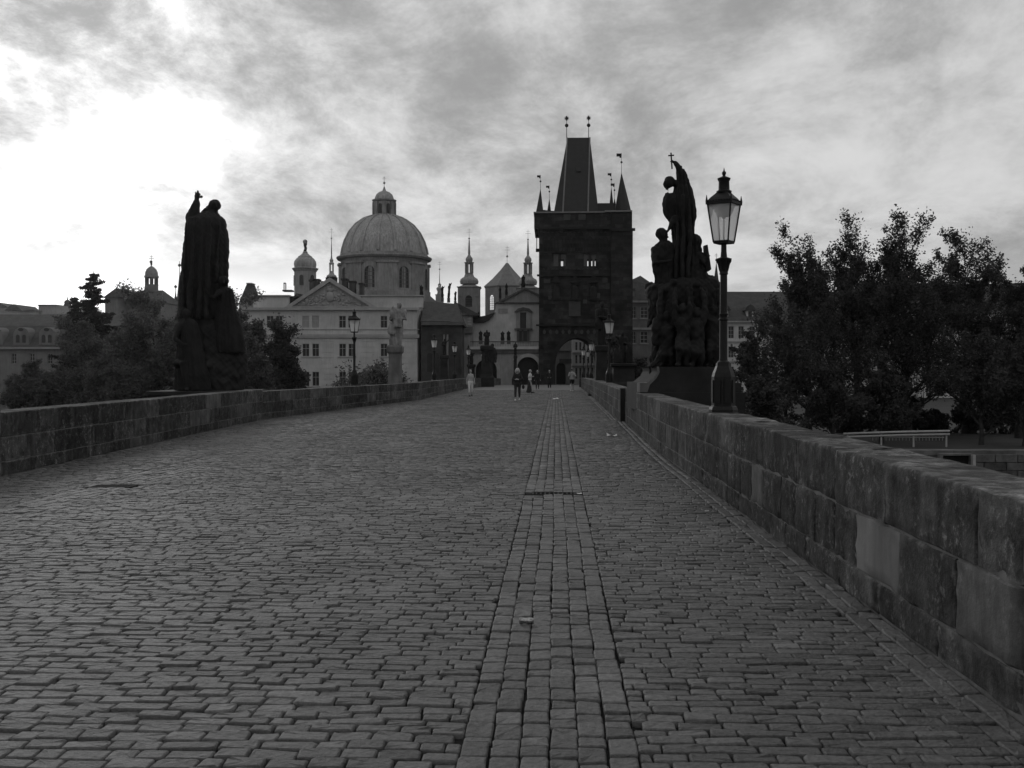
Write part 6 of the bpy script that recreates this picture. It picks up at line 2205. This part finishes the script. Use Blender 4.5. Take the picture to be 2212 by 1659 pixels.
def person(label, px, pyfeet, ptop, H, face, pose, clothes, hair, bag=False, female=True):
    """clothes: dict of part name -> material; face = heading in radians (0 looks away from the camera)"""
    Y = None
    # distance from the sighted height
    Y = FOC * H / (pyfeet - ptop)
    x = (px - PX0) / FOC * Y
    base = (x, Y, rz(Y))
    t = thing('person', label, 'person', base, 'people walking on the bridge', rot=-face)
    ORG[t.name] = Vector((0, 0, 0))
    k = H / 1.72
    sw = .165 if female else .195
    hipw = .095
    st_ = pose.get('stride', .12)
    bend = pose.get('lean', 0.0)
    V3 = Vector
    hip = {s: V3((s * hipw, 0, .90)) for s in (-1, 1)}
    knee = {s: V3((s * hipw * 1.02, s * st_ * .7 + .05, .49)) for s in (-1, 1)}
    ank = {s: V3((s * hipw * .95, s * st_ * 1.4, .085 + (.03 if s * st_ < 0 else 0))) for s in (-1, 1)}
    neck = V3((0, bend * .5, 1.45))
    head = V3((0, bend * .6 + .03, 1.61))
    sh = {s: V3((s * sw, bend * .45, 1.39)) for s in (-1, 1)}
    arms = pose.get('arms', {})
    elb, wr = {}, {}
    for s in (-1, 1):
        a = arms.get(s, 'down')
        if a == 'front':
            elb[s] = V3((s * (sw + .08), .04 + bend, 1.12)); wr[s] = V3((s * .06, .26 + bend, 1.14))
        elif a == 'bent':
            elb[s] = V3((s * (sw + .07), -.10, 1.14)); wr[s] = V3((s * (sw - .02), .16, 1.20))
        elif a == 'hip':
            elb[s] = V3((s * (sw + .14), -.06, 1.15)); wr[s] = V3((s * (sw - .02), .06, 1.02))
        else:
            elb[s] = V3((s * (sw + .06), -.02 - s * st_ * .4, 1.11)); wr[s] = V3((s * (sw + .08), .06 - s * st_ * .8, .86))
    c = Clay()
    c.loft([(0, 0, .82, .135, .105), (0, 0, .90, .165, .12), (0, bend * .1, 1.02, .138, .10), (0, bend * .2, 1.12, .132, .095), (0, bend * .35, 1.28, .165, .115), (0, bend * .42, 1.38, .15, .095), (0, bend * .5, 1.44, .07, .065)], 16)
    for s in (-1, 1):
        c.limb([sh[s] - V3((s * .03, 0, 0)), elb[s], wr[s]], [.052, .042, .030])
        d = (wr[s] - elb[s]).normalized()
        hand(c, wr[s] + d * .055, d, V3((0, 1, 0)) if abs(d.y) < .7 else V3((0, 0, 1)), .036, (.9, .9, .9, .9), .95)
        c.limb([hip[s], knee[s], ank[s]], [.088, .056, .038])
        c.limb([ank[s] - V3((0, .04, .04)), ank[s] + V3((0, .15, -.055))], [.04, .032])
    c.limb([neck - V3((0, 0, .06)), head], [.052, .055])
    c.ell(head, (.074, .094, .112))
    c.limb([head + V3((0, .09, -.005)), head + V3((0, .108, -.025))], [.012, .014], 6)
    for s in (-1, 1):
        c.ell(head + V3((s * .076, -.005, -.01)), (.012, .02, .03), 0, 0, 8, 6)
    c.v = [(a * k, b * k, z * k) for a, b, z in c.v]
    body = c.fuse('body', .013, M_SKIN, t)

    def cloth(nm, fn, material, vox=.016, fold=.006, fs=9):
        q = Clay()
        fn(q)
        q.v = [(a * k, b * k, z * k) for a, b, z in q.v]
        return q.fuse(nm, vox, material, t, fold, fs, .003, axis=(0, 0), seed=px)

    def shirt(q):
        hem = clothes.get('hem', .90)
        g = clothes.get('loose', 1.0)
        q.loft([(0, 0, hem, .172 * g, .128 * g), (0, bend * .1, 1.02, .152 * g, .115 * g), (0, bend * .2, 1.12, .147 * g, .11 * g), (0, bend * .35, 1.28, .177, .128), (0, bend * .42, 1.39, .165, .11), (0, bend * .5, 1.445, .085, .078)], 18)
        sl = clothes.get('sleeve', 1.0)
        for s in (-1, 1):
            if sl <= 0:
                continue
            p = [sh[s] - V3((s * .03, 0, 0)), sh[s].lerp(elb[s], min(1, sl * 2))]
            r = [.064 * g, .055 * g]
            if sl > .5:
                p.append(elb[s].lerp(wr[s], (sl - .5) * 2 * .95)); r.append(.043 * g)
            q.limb(p, r)
    if 'top' in clothes:
        cloth('shirt', shirt, clothes['top'])

    def trousers(q):
        ln = clothes.get('leg', 1.0)
        q.loft([(0, 0, .80, .15, .115), (0, 0, .90, .176, .13), (0, 0, .99, .150, .112)], 16)
        for s in (-1, 1):
            p = [hip[s], knee[s] if ln > .5 else hip[s].lerp(knee[s], ln * 2)]
            w = clothes.get('width', 1.0)
            r = [.102, .068 * w if ln > .5 else .095]
            if ln > .5:
                p.append(knee[s].lerp(ank[s], (ln - .5) * 2)); r.append(.05 * w)
            q.limb(p, r)
    if 'trousers' in clothes:
        cloth('trousers', trousers, clothes['trousers'])
    if 'skirt' in clothes:
        cloth('skirt', lambda q: q.loft([(-.02, -.06, .07, .26, .24), (-.01, -.03, .35, .20, .185), (0, -.01, .7, .178, .15), (0, 0, .9, .176, .13), (0, 0, 1.0, .15, .112)], 22), clothes['skirt'], .018, .018, 11)
    for s in (-1, 1):
        q = Clay()
        q.limb([ank[s] + V3((0, -.045, -.045)), ank[s] + V3((0, .06, -.042)), ank[s] + V3((0, .155, -.055))], [.046, .047, .036])
        q.v = [(a * k, b * k, z * k) for a, b, z in q.v]
        q.fuse('shoe', .014, clothes.get('shoes', M_CDARK), t)
    hm_, style = hair
    q = Clay()
    if style == 'long':
        q.ell(head + V3((0, -.025, .025)), (.092, .100, .112))
        q.loft([(0, -.06, 1.38, .085, .045), (0, -.07, 1.5, .095, .055), (0, -.05, 1.62, .088, .07), (0, -.03, 1.70, .06, .06)], 14)
    elif style == 'bob':
        q.ell(head + V3((0, -.03, .03)), (.115, .108, .118))
        for s in (-1, 1):
            q.limb([head + V3((s * .085, -.01, .03)), head + V3((s * .105, .0, -.05)), head + V3((s * .095, .0, -.11))], [.04, .042, .03])
    else:
        q.ell(head + V3((0, -.02, .03)), (.083, .092, .098))
    q.v = [(a * k, b * k, z * k) for a, b, z in q.v]
    q.fuse('hair', .014, hm_, t, .004, 14, .003, axis=(0, 0), seed=px)
    if bag:
        q = Clay()
        q.ell((-(sw + .14), -.02, .74), (.08, .13, .12))
        q.v = [(a * k, b * k, z * k) for a, b, z in q.v]
        bo = q.fuse('handbag', .02, M_CBLACK, t)
        MB().tube([(-.19 * k, .0, .84 * k), (-.2 * k, -.02, 1.1 * k), (-.12 * k, .02, 1.43 * k)], .012, 6).build('strap', M_CBLACK, bo)
    return t


PI = math.pi
person('person in black jumper and dark trousers with fair hair, hands held together in front', 1118, 864.5, 795, 1.68, PI + .15, dict(stride=.10, arms={1: 'front', -1: 'front'}), dict(top=M_CBLACK, loose=1.35, hem=.84, sleeve=.85, trousers=M_CDARK, leg=.86, shoes=M_CWHITE), (M_HAIRLIGHT, 'bob'), bag=True)
person('person in light top and pale cropped trousers by the left parapet', 1016.5, 859, 801, 1.65, PI - .2, dict(stride=.07), dict(top=M_CLIGHT, hem=.98, sleeve=0, trousers=M_CWHITE, leg=.78, shoes=M_CDARK), (M_HAIRDARK, 'long'))
person('person in white shirt and long dark skirt behind the one in black jumper', 1145, 848.5, 798, 1.66, PI * .55, dict(stride=.12, arms={1: 'bent', -1: 'bent'}), dict(top=M_CWHITE, hem=.94, sleeve=.35, skirt=M_CDARK, shoes=M_CDARK), (M_HAIRLIGHT, 'short'))
person('person in dark jacket half hidden behind the long skirt', 1161, 841, 799.5, 1.70, PI + .1, dict(stride=.09), dict(top=M_CBLACK, loose=1.15, hem=.88, trousers=M_CDARK, leg=.95, shoes=M_CBLACK), (M_HAIRDARK, 'short'), female=False)
person('person all in black standing before the gate arch', 1187, 838.5, 799.5, 1.76, PI + .2, dict(stride=.05, arms={1: 'hip', -1: 'hip'}), dict(top=M_CBLACK, loose=1.2, hem=.86, trousers=M_CBLACK, leg=.98, width=1.2, shoes=M_CBLACK), (M_HAIRDARK, 'short'), female=False)
person('person in striped shirt and black shorts running away along the right', 1235.5, 846, 797, 1.76, -.05, dict(stride=.15, lean=.05, arms={1: 'bent', -1: 'bent'}), dict(top=M_CSTRIPE, loose=1.12, hem=.90, sleeve=.45, trousers=M_CBLACK, leg=.32, shoes=M_CWHITE), (M_HAIRDARK, 'short'), female=False)

# ------------------------------------------------------------------ haze volume added for the veiling glare
hz = MB().box(-2950, 2950, -60, 2900, -7.4, 90).build('haze', None)
hz.data.materials.clear()
hmt = bpy.data.materials.new('glare_haze')
hmt.use_nodes = True
nt = hmt.node_tree
nt.nodes.clear()
pv = nt.nodes.new('ShaderNodeVolumePrincipled')
pv.inputs['Color'].default_value = (.9, .9, .9, 1)
pv.inputs['Density'].default_value = 0.00008
pv.inputs['Anisotropy'].default_value = 0.85
ou = nt.nodes.new('ShaderNodeOutputMaterial')
nt.links.new(pv.outputs[0], ou.inputs['Volume'])
hz.data.materials.append(hmt)
tag(hz, 'thin pale haze added for the veiling glare towards the sun', 'haze', kind='stuff')
